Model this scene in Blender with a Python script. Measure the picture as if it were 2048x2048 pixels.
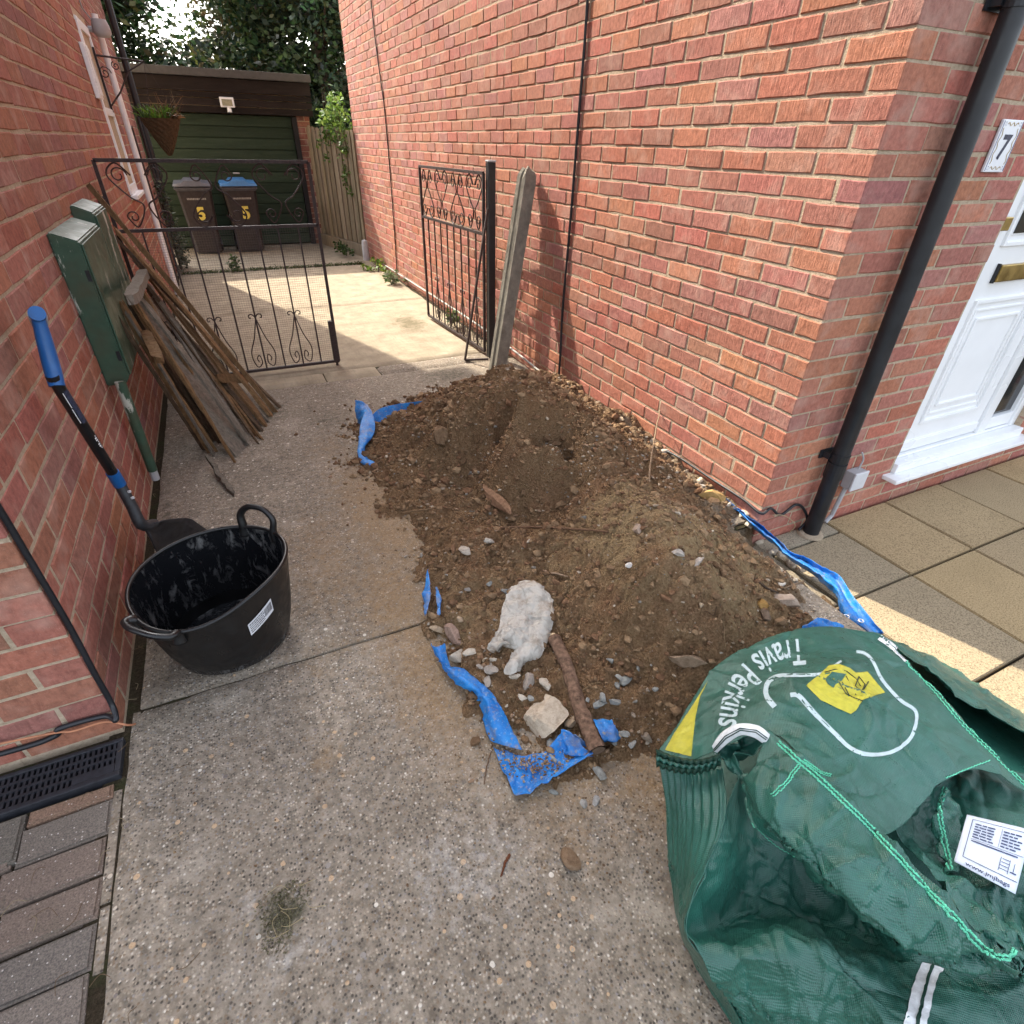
import bpy, bmesh, math, random
import numpy as np
from mathutils import Vector, Matrix, noise as mnoise
from mathutils.bvhtree import BVHTree
random.seed(7); rng = np.random.default_rng(7)
for o in list(bpy.data.objects): bpy.data.objects.remove(o)
sc = bpy.context.scene
COL = sc.collection
# ---------------------------------------------------------------- camera
# surveyed from the photograph: vanishing points give the lens and the tilt, brick courses (75 mm) the scale
H = 1.42; FPX = 1106.0
RC = np.array([[0.9019543, -0.22398532, 0.3692005], [-0.43139102, -0.50596034, 0.746931], [0.01949924, -0.83296741, -0.55297837]])
CAM = np.array([0., 0., H])
cd = bpy.data.cameras.new('Camera'); cd.sensor_fit = 'HORIZONTAL'; cd.sensor_width = 36.0
cd.lens = FPX / 2048 * 36.0; cd.clip_start = 0.02; cd.clip_end = 400
cam = bpy.data.objects.new('Camera', cd); COL.objects.link(cam)
m = Matrix(((RC[0][0], -RC[0][1], -RC[0][2], 0), (RC[1][0], -RC[1][1], -RC[1][2], 0), (RC[2][0], -RC[2][1], -RC[2][2], H), (0, 0, 0, 1)))
cam.matrix_world = m
sc.camera = cam
# ---------------------------------------------------------------- light
SUN = Vector((0.37, -1.13, -1.0))            # direction the sunlight travels (from the post's shadow on the wall)
to_sun = -SUN.normalized()
elev = math.asin(to_sun.z); azim = math.atan2(to_sun.x, to_sun.y)
w = bpy.data.worlds.new('World'); sc.world = w; w.use_nodes = True
nt = w.node_tree; bg = nt.nodes['Background']
sky = nt.nodes.new('ShaderNodeTexSky'); sky.sky_type = 'NISHITA'; sky.sun_disc = False
sky.sun_elevation = elev; sky.sun_rotation = azim; sky.altitude = 50; sky.air_density = 1.0; sky.dust_density = 4.0; sky.ozone_density = 1.0
hs = nt.nodes.new('ShaderNodeHueSaturation'); hs.inputs['Saturation'].default_value = .42   # thin white cloud over the blue
nt.links.new(sky.outputs[0], hs.inputs['Color']); nt.links.new(hs.outputs[0], bg.inputs[0]); bg.inputs[1].default_value = 0.15
sl = bpy.data.lights.new('Sun', 'SUN'); sl.energy = 2.15; sl.angle = math.radians(0.6); sl.color = (1.0, 0.91, 0.76)
so = bpy.data.objects.new('Sun', sl); COL.objects.link(so)
so.rotation_euler = to_sun.to_track_quat('Z', 'Y').to_euler(); so.location = (-3, 8, 9)
vs = sc.view_settings
sc.display_settings.display_device = 'sRGB'
vs.view_transform = 'Standard'; vs.look = 'None'; vs.gamma = 1.0; vs.exposure = 2.38
vs.use_curve_mapping = False
# ---------------------------------------------------------------- survey helpers: photo pixel (2048 wide) -> place in the yard
def _ray(px, py):
    v = RC @ np.array([px - 1024., py - 1024., FPX]); return v / np.linalg.norm(v)
def at(px, py, ax, val):
    r = _ray(px, py); return Vector(CAM + r * ((val - CAM[ax]) / r[ax]))
def G(px, py, z=0.0): return at(px, py, 2, z)
def WX(px, py, x): return at(px, py, 0, x)
def WY(px, py, y): return at(px, py, 1, y)
def proj(p):
    c = RC.T @ (np.array(p, float) - CAM); return 1024 + FPX * c[0] / c[2], 1024 + FPX * c[1] / c[2], c[2]
# ---------------------------------------------------------------- numpy noise
def _hash(ix, iy, iz, s):
    n = (ix * 374761393 + iy * 668265263 + iz * 2147483647 + s * 1274126177) & 0xffffffff
    n = ((n ^ (n >> 13)) * 1274126177) & 0xffffffff
    return ((n ^ (n >> 16)) & 0xffff) / 65535.0
def vnoise(x, y, s=0):
    x = np.asarray(x, float); y = np.asarray(y, float)
    ix = np.floor(x).astype(np.int64); iy = np.floor(y).astype(np.int64)
    fx = x - ix; fy = y - iy; fx = fx * fx * (3 - 2 * fx); fy = fy * fy * (3 - 2 * fy)
    z = np.zeros_like(ix)
    a = _hash(ix, iy, z, s); b = _hash(ix + 1, iy, z, s); c = _hash(ix, iy + 1, z, s); d = _hash(ix + 1, iy + 1, z, s)
    return (a + (b - a) * fx) * (1 - fy) + (c + (d - c) * fx) * fy
def fbm(x, y, s=0, oct=4, g=0.5):
    t = 0; a = 1.0; n = 0
    for o in range(oct):
        t = t + a * (vnoise(np.asarray(x) * 2 ** o, np.asarray(y) * 2 ** o, s + o * 17) - 0.5); n += a; a *= g
    return t / n * 2
# ---------------------------------------------------------------- mesh helpers
def V3(p): return Vector(p)
class MB:
    def __init__(s): s.v = []; s.f = []; s.c = []; s.mi = []; s.col = (1, 1, 1, 1); s.m = 0
    def add(s, vs_, fs):
        b = len(s.v); s.v += [tuple(p) for p in vs_]
        for f in fs: s.f.append(tuple(b + i for i in f)); s.c.append(s.col); s.mi.append(s.m)
        return s
    def box(s, lo, hi, rot=None, org=None):
        x0, y0, z0 = lo; x1, y1, z1 = hi
        vs_ = [Vector(p) for p in ((x0, y0, z0), (x1, y0, z0), (x1, y1, z0), (x0, y1, z0), (x0, y0, z1), (x1, y0, z1), (x1, y1, z1), (x0, y1, z1))]
        if rot is not None: vs_ = [rot @ p for p in vs_]
        if org is not None: vs_ = [p + Vector(org) for p in vs_]
        return s.add(vs_, [(0, 3, 2, 1), (4, 5, 6, 7), (0, 1, 5, 4), (1, 2, 6, 5), (2, 3, 7, 6), (3, 0, 4, 7)])
    def bbox(s, lo, hi, b=0.004):   # bevelled box: chamfered edges
        x0, y0, z0 = lo; x1, y1, z1 = hi; bm = bmesh.new()
        bmesh.ops.create_cube(bm, size=1.0)
        for v in bm.verts: v.co = Vector((x0 + (v.co.x + .5) * (x1 - x0), y0 + (v.co.y + .5) * (y1 - y0), z0 + (v.co.z + .5) * (z1 - z0)))
        bmesh.ops.bevel(bm, geom=bm.edges[:], offset=b, segments=2, affect='EDGES', profile=0.6)
        s.bm(bm); return s
    def bm(s, bm, mat=None):
        bm.verts.index_update(); s.add([(mat @ v.co if mat else v.co.copy()) for v in bm.verts], [[v.index for v in f.verts] for f in bm.faces]); bm.free(); return s
    def tube(s, path, r, n=8, caps=True, flat=None):
        P = [Vector(p) for p in path]; k = len(P)
        R = r if isinstance(r, (list, tuple, np.ndarray)) else [r] * k
        vs_ = []; fs = []; up = None
        for i in range(k):
            t = (P[min(i + 1, k - 1)] - P[max(i - 1, 0)]); t = t.normalized() if t.length > 1e-9 else Vector((0, 0, 1))
            if up is None:
                a = Vector((0, 0, 1)) if abs(t.z) < .9 else Vector((1, 0, 0)); up = (a - t * a.dot(t)).normalized()
            else:
                up = up - t * up.dot(t)
                up = up.normalized() if up.length > 1e-6 else t.orthogonal().normalized()
            sd = t.cross(up)
            for j in range(n):
                a = 2 * math.pi * (j + .5 * (n == 4)) / n
                q = up * math.cos(a) + sd * math.sin(a) * (flat if flat else 1)
                vs_.append(P[i] + q * R[i])
        for i in range(k - 1):
            for j in range(n): fs.append((i * n + j, i * n + (j + 1) % n, (i + 1) * n + (j + 1) % n, (i + 1) * n + j))
        if caps: fs.append(tuple(range(n - 1, -1, -1))); fs.append(tuple((k - 1) * n + j for j in range(n)))
        return s.add(vs_, fs)
    def lathe(s, prof, c, n=24, ax=None):
        vs_ = []; fs = []; c = Vector(c)
        for r, z in prof:
            for j in range(n): a = 2 * math.pi * j / n; vs_.append(c + Vector((r * math.cos(a), r * math.sin(a), z)))
        for i in range(len(prof) - 1):
            for j in range(n): fs.append((i * n + j, i * n + (j + 1) % n, (i + 1) * n + (j + 1) % n, (i + 1) * n + j))
        return s.add(vs_, fs)
    def grid(s, Pts, closed=False):
        nu = len(Pts); nv = len(Pts[0]); vs_ = [p for row in Pts for p in row]; fs = []
        for i in range(nu - 1):
            for j in range(nv - 1): fs.append((i * nv + j, i * nv + j + 1, (i + 1) * nv + j + 1, (i + 1) * nv + j))
        return s.add(vs_, fs)
    def prism(s, poly, d):          # polygon (list of Vectors) extruded by vector d
        P = [Vector(p) for p in poly]; k = len(P); d = Vector(d)
        return s.add(P + [p + d for p in P], [tuple(range(k - 1, -1, -1)), tuple(range(k, 2 * k))] + [(i, (i + 1) % k, k + (i + 1) % k, k + i) for i in range(k)])
def _mesh(name, mb, mats, smooth=False, vcol=False):
    me = bpy.data.meshes.new(name)
    me.from_pydata([tuple(p) for p in mb.v], [], mb.f)
    for mt in (mats if isinstance(mats, (list, tuple)) else [mats]): me.materials.append(mt)
    if any(mb.mi): me.polygons.foreach_set('material_index', mb.mi)
    if vcol:
        at_ = me.color_attributes.new('Col', 'FLOAT_COLOR', 'CORNER')
        arr = []
        for p in me.polygons: arr += list(mb.c[p.index]) * p.loop_total
        at_.data.foreach_set('color', arr)
    if smooth: me.polygons.foreach_set('use_smooth', [True] * len(me.polygons))
    me.validate(); me.update()
    return me
def obj(name, mb, mats, parent=None, smooth=False, vcol=False, kind=None, label=None):
    o = bpy.data.objects.new(name, _mesh(name, mb, mats, smooth, vcol)); COL.objects.link(o)
    if parent is not None:
        o.parent = parent; o.matrix_parent_inverse = WLOC[parent.name].inverted() if parent.name in WLOC else Matrix.Identity(4)
    if kind: o['kind'] = kind
    if label: o['label'] = label
    return o
WLOC = {}
def thing(name, label, cat, loc=(0, 0, 0), group=None):
    o = bpy.data.objects.new(name, None); COL.objects.link(o); o.location = loc; o.empty_display_size = .1
    WLOC[o.name] = Matrix.Translation(Vector(loc))
    o['label'] = label; o['category'] = cat
    if group: o['group'] = group
    return o
def tag(o, label, cat, group=None):
    o['label'] = label; o['category'] = cat
    if group: o['group'] = group
    return o
def struct(name, mb, mats, **k):
    return obj(name, mb, mats, kind='structure', **k)
def autosmooth(o, ang=40):
    me = o.data; me.polygons.foreach_set('use_smooth', [True] * len(me.polygons))
    try: me.set_sharp_from_angle(angle=math.radians(ang))
    except Exception: pass
    return o
def spline(pts, n):
    P = [Vector(p) for p in pts]; k = len(P); out = []
    for i in range(n):
        t = i / (n - 1) * (k - 1); a = min(int(t), k - 2); f = t - a
        p0 = P[max(a - 1, 0)]; p1 = P[a]; p2 = P[a + 1]; p3 = P[min(a + 2, k - 1)]
        out.append(0.5 * ((2 * p1) + (p2 - p0) * f + (2 * p0 - 5 * p1 + 4 * p2 - p3) * f * f + (3 * p1 - p0 - 3 * p2 + p3) * f ** 3))
    return out
def text_faces(s, size=1.0, bold=0.0, sub=0, align='CENTER'):
    cu = bpy.data.curves.new('txt', 'FONT'); cu.body = s; cu.size = size; cu.align_x = align; cu.offset = bold; cu.fill_mode = 'FRONT'; cu.resolution_u = 4
    ob = bpy.data.objects.new('txt', cu); COL.objects.link(ob)
    dg = bpy.context.evaluated_depsgraph_get(); me = ob.evaluated_get(dg).to_mesh()
    bm = bmesh.new(); bm.from_mesh(me); ob.evaluated_get(dg).to_mesh_clear()
    bpy.data.objects.remove(ob); bpy.data.curves.remove(cu)
    bmesh.ops.triangulate(bm, faces=bm.faces[:])
    for _ in range(sub): bmesh.ops.subdivide_edges(bm, edges=bm.edges[:], cuts=1, use_grid_fill=True)
    bm.verts.index_update()
    vs_ = [(v.co.x, v.co.y) for v in bm.verts]; fs = [[v.index for v in f.verts] for f in bm.faces]; bm.free()
    return vs_, fs
def text_on(mb, s, org, ux, uy, size, bold=0.0, align='CENTER'):
    vs_, fs = text_faces(s, size, bold, 0, align); org = Vector(org); ux = Vector(ux); uy = Vector(uy)
    mb.add([org + ux * x + uy * y for x, y in vs_], fs)
# ---------------------------------------------------------------- materials
class NT:
    def __init__(s, name, rough=.8, spec=.3, metal=0.):
        s.mat = bpy.data.materials.new(name); s.mat.use_nodes = True; s.t = s.mat.node_tree
        s.b = s.t.nodes['Principled BSDF']; s.b.inputs['Roughness'].default_value = rough; s.b.inputs['Metallic'].default_value = metal
        s.b.inputs['Specular IOR Level'].default_value = spec
        s._pos = None
    def n(s, ty, **k):
        nd = s.t.nodes.new('ShaderNode' + ty)
        for a, v in k.items(): setattr(nd, a, v)
        return nd
    def L(s, a, b): s.t.links.new(a, b)
    def inp(s, sock, v):
        if isinstance(v, bpy.types.NodeSocket): s.L(v, sock)
        elif isinstance(v, (tuple, list)) and len(v) == 3 and sock.type == 'RGBA': sock.default_value = (*v, 1)
        else: sock.default_value = v
    def pos(s):
        if s._pos is None: s._pos = s.n('NewGeometry').outputs['Position']
        return s._pos
    def objc(s): return s.n('TexCoord').outputs['Object']
    def mapv(s, v, scale=(1, 1, 1), rot=(0, 0, 0)):
        d = s.n('Mapping'); s.L(v, d.inputs[0]); d.inputs['Scale'].default_value = scale; d.inputs['Rotation'].default_value = rot; return d.outputs[0]
    def noise(s, scale, detail=4, rough=.55, vec=None, dist=0.):
        d = s.n('TexNoise'); s.L(vec or s.pos(), d.inputs['Vector']); d.inputs['Scale'].default_value = scale; d.inputs['Detail'].default_value = detail
        d.inputs['Roughness'].default_value = rough; d.inputs['Distortion'].default_value = dist; return d.outputs['Fac']
    def vor(s, scale, feat='F1', out='Distance', vec=None, rnd=1.):
        d = s.n('TexVoronoi'); d.feature = feat; s.L(vec or s.pos(), d.inputs['Vector']); d.inputs['Scale'].default_value = scale; d.inputs['Randomness'].default_value = rnd
        return d.outputs[out]
    def wave(s, scale, vec=None, dist=0., typ='BANDS', d='X', dscale=1.):
        q = s.n('TexWave'); q.wave_type = typ; q.bands_direction = d; s.L(vec or s.pos(), q.inputs['Vector']); q.inputs['Scale'].default_value = scale
        q.inputs['Distortion'].default_value = dist; q.inputs['Detail Scale'].default_value = dscale; return q.outputs['Fac']
    def ramp(s, fac, stops, interp='LINEAR'):
        d = s.n('ValToRGB'); s.inp(d.inputs[0], fac); e = d.color_ramp.elements; d.color_ramp.interpolation = interp
        while len(e) > len(stops): e.remove(e[-1])
        while len(e) < len(stops): e.new(.5)
        for el, (p, c) in zip(e, stops):
            el.position = p; el.color = (*c, 1) if isinstance(c, (tuple, list)) else (c, c, c, 1)
        return d.outputs[0]
    def mix(s, fac, a, b, mode='MIX'):
        d = s.n('Mix'); d.data_type = 'RGBA'; d.blend_type = mode; s.inp(d.inputs[0], fac); s.inp(d.inputs[6], a); s.inp(d.inputs[7], b); return d.outputs[2]
    def math(s, op, a, b=0.5, c=None):
        d = s.n('Math'); d.operation = op; s.inp(d.inputs[0], a); s.inp(d.inputs[1], b)
        if c is not None: s.inp(d.inputs[2], c)
        return d.outputs[0]
    def rng(s, v, a, b, c=0., d=1.):
        q = s.n('MapRange'); s.inp(q.inputs[0], v); q.inputs[1].default_value = a; q.inputs[2].default_value = b; q.inputs[3].default_value = c; q.inputs[4].default_value = d; return q.outputs[0]
    def attr(s, name='Col', out='Color'):
        d = s.n('Attribute'); d.attribute_name = name; return d.outputs[out]
    def sep(s, v):
        d = s.n('SeparateXYZ'); s.L(v, d.inputs[0]); return d.outputs
    def bump(s, h, strength=.5, dist=.01, prev=None):
        d = s.n('Bump'); s.inp(d.inputs['Height'], h); d.inputs['Strength'].default_value = strength; d.inputs['Distance'].default_value = dist
        if prev is not None: s.L(prev, d.inputs['Normal'])
        return d.outputs[0]
    def done(s, col=None, bump=None, rough=None):
        if col is not None: s.inp(s.b.inputs['Base Color'], col)
        if bump is not None: s.L(bump, s.b.inputs['Normal'])
        if rough is not None: s.inp(s.b.inputs['Roughness'], rough)
        return s.mat
def plain(name, col, rough=.5, spec=.4, metal=0., var=.15, scale=25, bump=0.):
    t = NT(name, rough, spec, metal); n = t.noise(scale, 5)
    c = t.mix(t.rng(n, .3, .7), tuple(x * (1 - var) for x in col), tuple(min(1, x * (1 + var)) for x in col))
    return t.done(c, t.bump(n, bump, .004) if bump else None, t.rng(t.noise(scale * .4, 3), .3, .7, max(.05, rough - .1), min(1, rough + .12)))
sc.cycles.max_bounces = 6; sc.cycles.diffuse_bounces = 4; sc.cycles.glossy_bounces = 2; sc.cycles.transmission_bounces = 3; sc.cycles.transparent_max_bounces = 4
# ================================================================ materials of the setting
def mk_brick(name, streak=1.0):
    t = NT(name, .92, .15); P = t.pos(); c = t.attr('Col')
    fine = t.noise(420, 1, .7); mid = t.noise(55, 3, .6); big = t.noise(9, 2, .6)
    drag = t.noise(120, 2, .7, vec=t.mapv(P, (1, 1, .16)))
    c = t.mix(t.rng(mid, .3, .75), t.mix(1., c, (.72, .70, .70), 'MULTIPLY'), t.mix(1., c, (1.18, 1.16, 1.14), 'MULTIPLY'))
    c = t.mix(t.rng(drag, .5, .72, 0, .55 * streak), c, t.mix(1., c, (.68, .62, .62), 'MULTIPLY'))
    c = t.mix(t.rng(fine, .62, .8, 0, .5), c, (.52, .36, .29))
    c = t.mix(t.rng(big, .52, .72, 0, .42), c, (.46, .30, .24))
    pit = t.vor(160); pits = t.rng(pit, .05, .22)
    h = t.math('ADD', t.math('MULTIPLY', mid, .6), t.math('ADD', t.math('MULTIPLY', drag, .9), t.math('MULTIPLY', pits, .25)))
    h = t.math('ADD', h, t.math('MULTIPLY', fine, .35))
    return t.done(c, t.bump(h, .75, .004), .93)
M_BRICK = mk_brick('brick_face')
def mk_mortar():
    t = NT('mortar', .97, .1); n = t.noise(60, 3, .65); f = t.noise(500, 1, .7); b = t.noise(5, 2)
    c = t.ramp(n, [(.25, (.31, .235, .16)), (.5, (.44, .345, .245)), (.75, (.54, .435, .32))])
    c = t.mix(t.rng(f, .5, .8, 0, .5), c, (.60, .50, .385)); c = t.mix(t.rng(b, .5, .75, 0, .4), c, (.33, .27, .19))
    return t.done(c, t.bump(t.math('ADD', n, t.math('MULTIPLY', f, .6)), .9, .006))
M_MORTAR = mk_mortar()
def mk_aggregate(name, dark=1.0, lift=1.0):
    t = NT(name, .9, .2); P = t.pos()
    cells = t.n('TexVoronoi'); t.L(P, cells.inputs['Vector']); cells.inputs['Scale'].default_value = 155
    cells2 = t.n('TexVoronoi'); t.L(P, cells2.inputs['Vector']); cells2.inputs['Scale'].default_value = 62
    s1 = t.sep(cells.outputs['Color']); s2 = t.sep(cells2.outputs['Color'])
    peb = t.ramp(s1[0], [(0, (.05, .043, .036)), (.16, (.115, .10, .082)), (.34, (.185, .155, .12)), (.52, (.15, .11, .075)), (.64, (.23, .195, .15)), (.78, (.31, .26, .20)), (.87, (.17, .16, .15)), (.94, (.36, .32, .265)), (.985, (.47, .43, .37))], 'CONSTANT')
    cem = t.ramp(t.noise(40, 3), [(.3, (.105, .086, .065)), (.7, (.225, .19, .15))])
    c = t.mix(t.rng(cells.outputs['Distance'], .30, .52, .1, .85), peb, cem)
    big = t.math('MULTIPLY', t.rng(t.math('ADD', cells2.outputs['Distance'], t.math('MULTIPLY', s2[0], .25)), .48, .40), t.rng(s2[1], .92, .93))
    c = t.mix(big, c, t.ramp(s2[2], [(0, (.36, .31, .25)), (.3, (.13, .11, .10)), (.5, (.34, .24, .15)), (.7, (.20, .18, .16)), (.85, (.46, .42, .36)), (1, (.26, .18, .13))], 'CONSTANT'))
    pat = t.noise(1.7, 3, .6); c = t.mix(t.rng(pat, .35, .7, 0, .45), c, t.mix(1., c, (.62, .60, .58), 'MULTIPLY'))
    pat2 = t.noise(4.2, 3, .6); c = t.mix(t.rng(pat2, .55, .72, 0, .35), c, (.34, .30, .245))
    c = t.mix(1., c, (dark * lift, dark * lift, dark * lift), 'MULTIPLY')
    wr_ = t.noise(2.3, 4, .65, vec=t.mapv(P, (1, .45, 1)), dist=.8); c = t.mix(t.rng(wr_, .50, .66, 0, .38), c, t.mix(1., c, (1.55, 1.5, 1.42), 'MULTIPLY')); dk = t.noise(7.5, 4, .7); c = t.mix(t.rng(dk, .57, .70, 0, .5), c, t.mix(1., c, (.5, .47, .43), 'MULTIPLY'))
    d = t.sep(t.attr('Col')); nz = t.noise(26, 4, .7); nz2 = t.noise(150, 2)
    m1 = t.rng(t.math('ADD', d[0], t.math('MULTIPLY', t.math('SUBTRACT', nz, .5), 1.7)), .28, .95)
    soil = t.ramp(t.noise(90, 5, .7), [(.25, (.13, .078, .038)), (.55, (.25, .160, .080)), (.8, (.36, .25, .145))])
    c = t.mix(t.math('MULTIPLY', m1, t.rng(nz2, .3, .62, .30, .92)), c, soil)
    m2 = t.rng(t.math('ADD', d[1], t.math('MULTIPLY', t.math('SUBTRACT', nz, .5), 1.3)), .35, .75, 0, .85)
    c = t.mix(m2, c, t.ramp(nz2, [(.3, (.035, .033, .022)), (.7, (.075, .075, .042))]))
    m3 = t.rng(t.math('ADD', d[2], t.math('MULTIPLY', t.math('SUBTRACT', nz, .5), 1.2)), .4, .8, 0, .7)
    c = t.mix(m3, c, (.47, .45, .42))
    h = t.math('SUBTRACT', 1., t.math('MINIMUM', cells.outputs['Distance'], .55)); h = t.math('ADD', h, t.math('MULTIPLY', t.noise(240, 3), .25)); h = t.math('ADD', h, t.math('MULTIPLY', big, .3))
    return t.done(c, t.bump(h, .7, .005))
M_AGG = mk_aggregate('exposed_aggregate_concrete', 1.0, 1.36); M_AGG2 = mk_aggregate('worn_aggregate_concrete', 1.0, 1.28)
def mk_smooth():
    t = NT('brushed_concrete', .93, .15); n = t.noise(7, 6, .6); f = t.noise(220, 4, .7); br = t.noise(60, 4, .6, vec=t.mapv(t.pos(), (1, .12, 1)))
    c = t.ramp(n, [(.3, (.23, .19, .135)), (.55, (.325, .272, .195)), (.75, (.41, .35, .26))])
    c = t.mix(t.rng(f, .35, .7, 0, .35), c, (.18, .15, .11)); c = t.mix(t.rng(br, .52, .7, 0, .45), c, (.20, .17, .122))
    d = t.sep(t.attr('Col')); nz = t.noise(14, 6, .7)
    m = t.rng(t.math('ADD', d[1], t.math('MULTIPLY', t.math('SUBTRACT', nz, .5), 1.5)), .4, .75, 0, .8); c = t.mix(m, c, (.10, .085, .045))
    m = t.rng(t.math('ADD', d[0], t.math('MULTIPLY', t.math('SUBTRACT', nz, .5), 1.4)), .4, .8, 0, .8); c = t.mix(m, c, (.24, .16, .09))
    return t.done(c, t.bump(t.math('ADD', f, t.math('MULTIPLY', br, .8)), .5, .004))
M_SMOOTH = mk_smooth()
def mk_slab():
    t = NT('paving_slab', .9, .2); f = t.noise(190, 3, .75); n = t.noise(4, 5); a = t.attr('Col'); v = t.vor(130)
    c = t.mix(1., a, t.ramp(f, [(.36, (.42, .40, .38)), (.5, (.95, .95, .95)), (.72, (1.25, 1.22, 1.15))]), 'MULTIPLY')
    c = t.mix(t.rng(n, .45, .75, 0, .4), c, t.mix(1., c, (.68, .68, .66), 'MULTIPLY'))
    return t.done(c, t.bump(t.math('ADD', f, t.math('MULTIPLY', v, .5)), .6, .004))
M_SLAB = mk_slab()
def mk_paver():
    t = NT('block_paver', .9, .2); f = t.noise(260, 3, .7); a = t.attr('Col'); n = t.noise(12, 5, .6); w_ = t.vor(150, out='Color'); wd = t.vor(150)
    c = t.mix(t.rng(f, .35, .7), t.mix(1., a, (.55, .55, .55), 'MULTIPLY'), t.mix(1., a, (1.3, 1.28, 1.25), 'MULTIPLY'))
    sp = t.math('MULTIPLY', t.rng(t.sep(w_)[0], .88, .9), t.rng(wd, .30, .2)); c = t.mix(sp, c, (.55, .50, .45))
    c = t.mix(t.rng(n, .55, .75, 0, .55), c, (.10, .09, .06))
    return t.done(c, t.bump(f, .7, .004))
M_PAVER = mk_paver()
def mk_dirt():
    t = NT('joint_dirt', 1., .05); n = t.noise(120, 5, .7); g = t.noise(14, 4)
    c = t.ramp(n, [(.3, (.022, .018, .012)), (.6, (.06, .046, .03)), (.8, (.13, .10, .065))]); c = t.mix(t.rng(g, .5, .7, 0, .6), c, (.04, .055, .02))
    return t.done(c, t.bump(n, 1., .01))
M_DIRT = mk_dirt()
def mk_wood(name, a, b, gx=(1, 1, 1), sc_=30):
    t = NT(name, .88, .15); v = t.mapv(t.pos(), gx); n = t.noise(sc_, 6, .65, vec=v, dist=.6); f = t.noise(sc_ * 7, 4, .7, vec=v); k = t.attr('Col')
    c = t.mix(t.rng(n, .3, .7), a, b); c = t.mix(t.rng(f, .5, .75, 0, .5), c, tuple(x * .45 for x in a)); c = t.mix(1., c, k, 'MULTIPLY')
    return t.done(c, t.bump(t.math('ADD', n, f), .6, .004))
WHITE = plain('white_upvc', (.78, .79, .80), .32, .45, var=.03, scale=6)
BLACKP = plain('black_plastic', (.012, .013, .016), .42, .45, var=.3, scale=20)
IRON = plain('wrought_iron', (.030, .016, .014), .6, .4, var=.5, scale=90, bump=.4)
BRASS = plain('brass', (.42, .29, .10), .38, .5, 1.0, var=.2, scale=30)
DARKGLASS = plain('dark_glass', (.012, .014, .016), .08, .6, var=.2, scale=5)
GREYP = plain('grey_plastic', (.36, .36, .37), .5, .4, var=.08)
ROOF = plain('roof_tile', (.16, .09, .065), .9, .2, var=.3, scale=4)
# ================================================================ ground and drive
XR, XL, YF, YFL, YB = 1.94, -0.56, 1.383, 1.355, 8.95; YF_ = YF; ZP = -.12   # the paving by the door lies a step lower
g = MB(); g.box((-90, -60, -.55), (1.79, 120, -.045)); g.box((1.791, YF_ + .1, -.55), (90, 120, -.045)); g.box((1.791, -60, -.55), (90, YF_ + .099, -.19)); struct('ground', g, M_DIRT)
def blob(x, y, cx, cy, rx, ry, rot=0.):
    c, s_ = math.cos(rot), math.sin(rot); u = ((x - cx) * c + (y - cy) * s_) / rx; v = (-(x - cx) * s_ + (y - cy) * c) / ry
    return np.exp(-(u * u + v * v))
def stains(x, y):
    soil = np.maximum.reduce([1.0 * blob(x, y, .42, 2.15, .26, .75), .95 * blob(x, y, .30, 1.5, .18, .55), .68 * blob(x, y, .12, 1.9, .2, .5), .98 * blob(x, y, .30, 1.2, .17, .5), .55 * blob(x, y, -.05, 1.02, .07, .12),
                              .9 * blob(x, y, .55, .72, .28, .14), .9 * blob(x, y, .80, .62, .25, .2), .55 * blob(x, y, .45, .55, .16, .12), .6 * blob(x, y, .10, 1.42, .25, .05), .5 * blob(x, y, .30, 2.9, .2, .3), .42 * blob(x, y, -.02, 1.36, .12, .1), .5 * blob(x, y, .30, .85, .1, .3), .45 * blob(x, y, .22, .63, .03, .05)])
    moss = np.maximum.reduce([.85 * blob(x, y, -.205, .675, .055, .075, .3), .75 * blob(x, y, -.05, 3.6, .25, .3), .8 * blob(x, y, -.2, 4.75, .18, .45), .5 * blob(x, y, -.48, 2.2, .05, .9), .75 * blob(x, y, 1.45, 5.2, .22, .45), .55 * blob(x, y, 1.3, 3.75, .3, .2), .5 * blob(x, y, 0, 8.3, 1.5, .06), .45 * blob(x, y, .35, 3.3, .2, .2)])
    pale = np.maximum.reduce([.5 * blob(x, y, -.19, .60, .12, .06), .5 * blob(x, y, -.27, .72, .06, .09), .5 * blob(x, y, .2, .6, .3, .2), .4 * blob(x, y, .25, .9, .2, .25), .35 * blob(x, y, -.2, .3, .4, .2)])
    return soil, moss, pale
drive = bpy.data.objects.new('driveway', None); COL.objects.link(drive); drive['kind'] = 'structure'; WLOC['driveway'] = Matrix.Identity(4)
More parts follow.
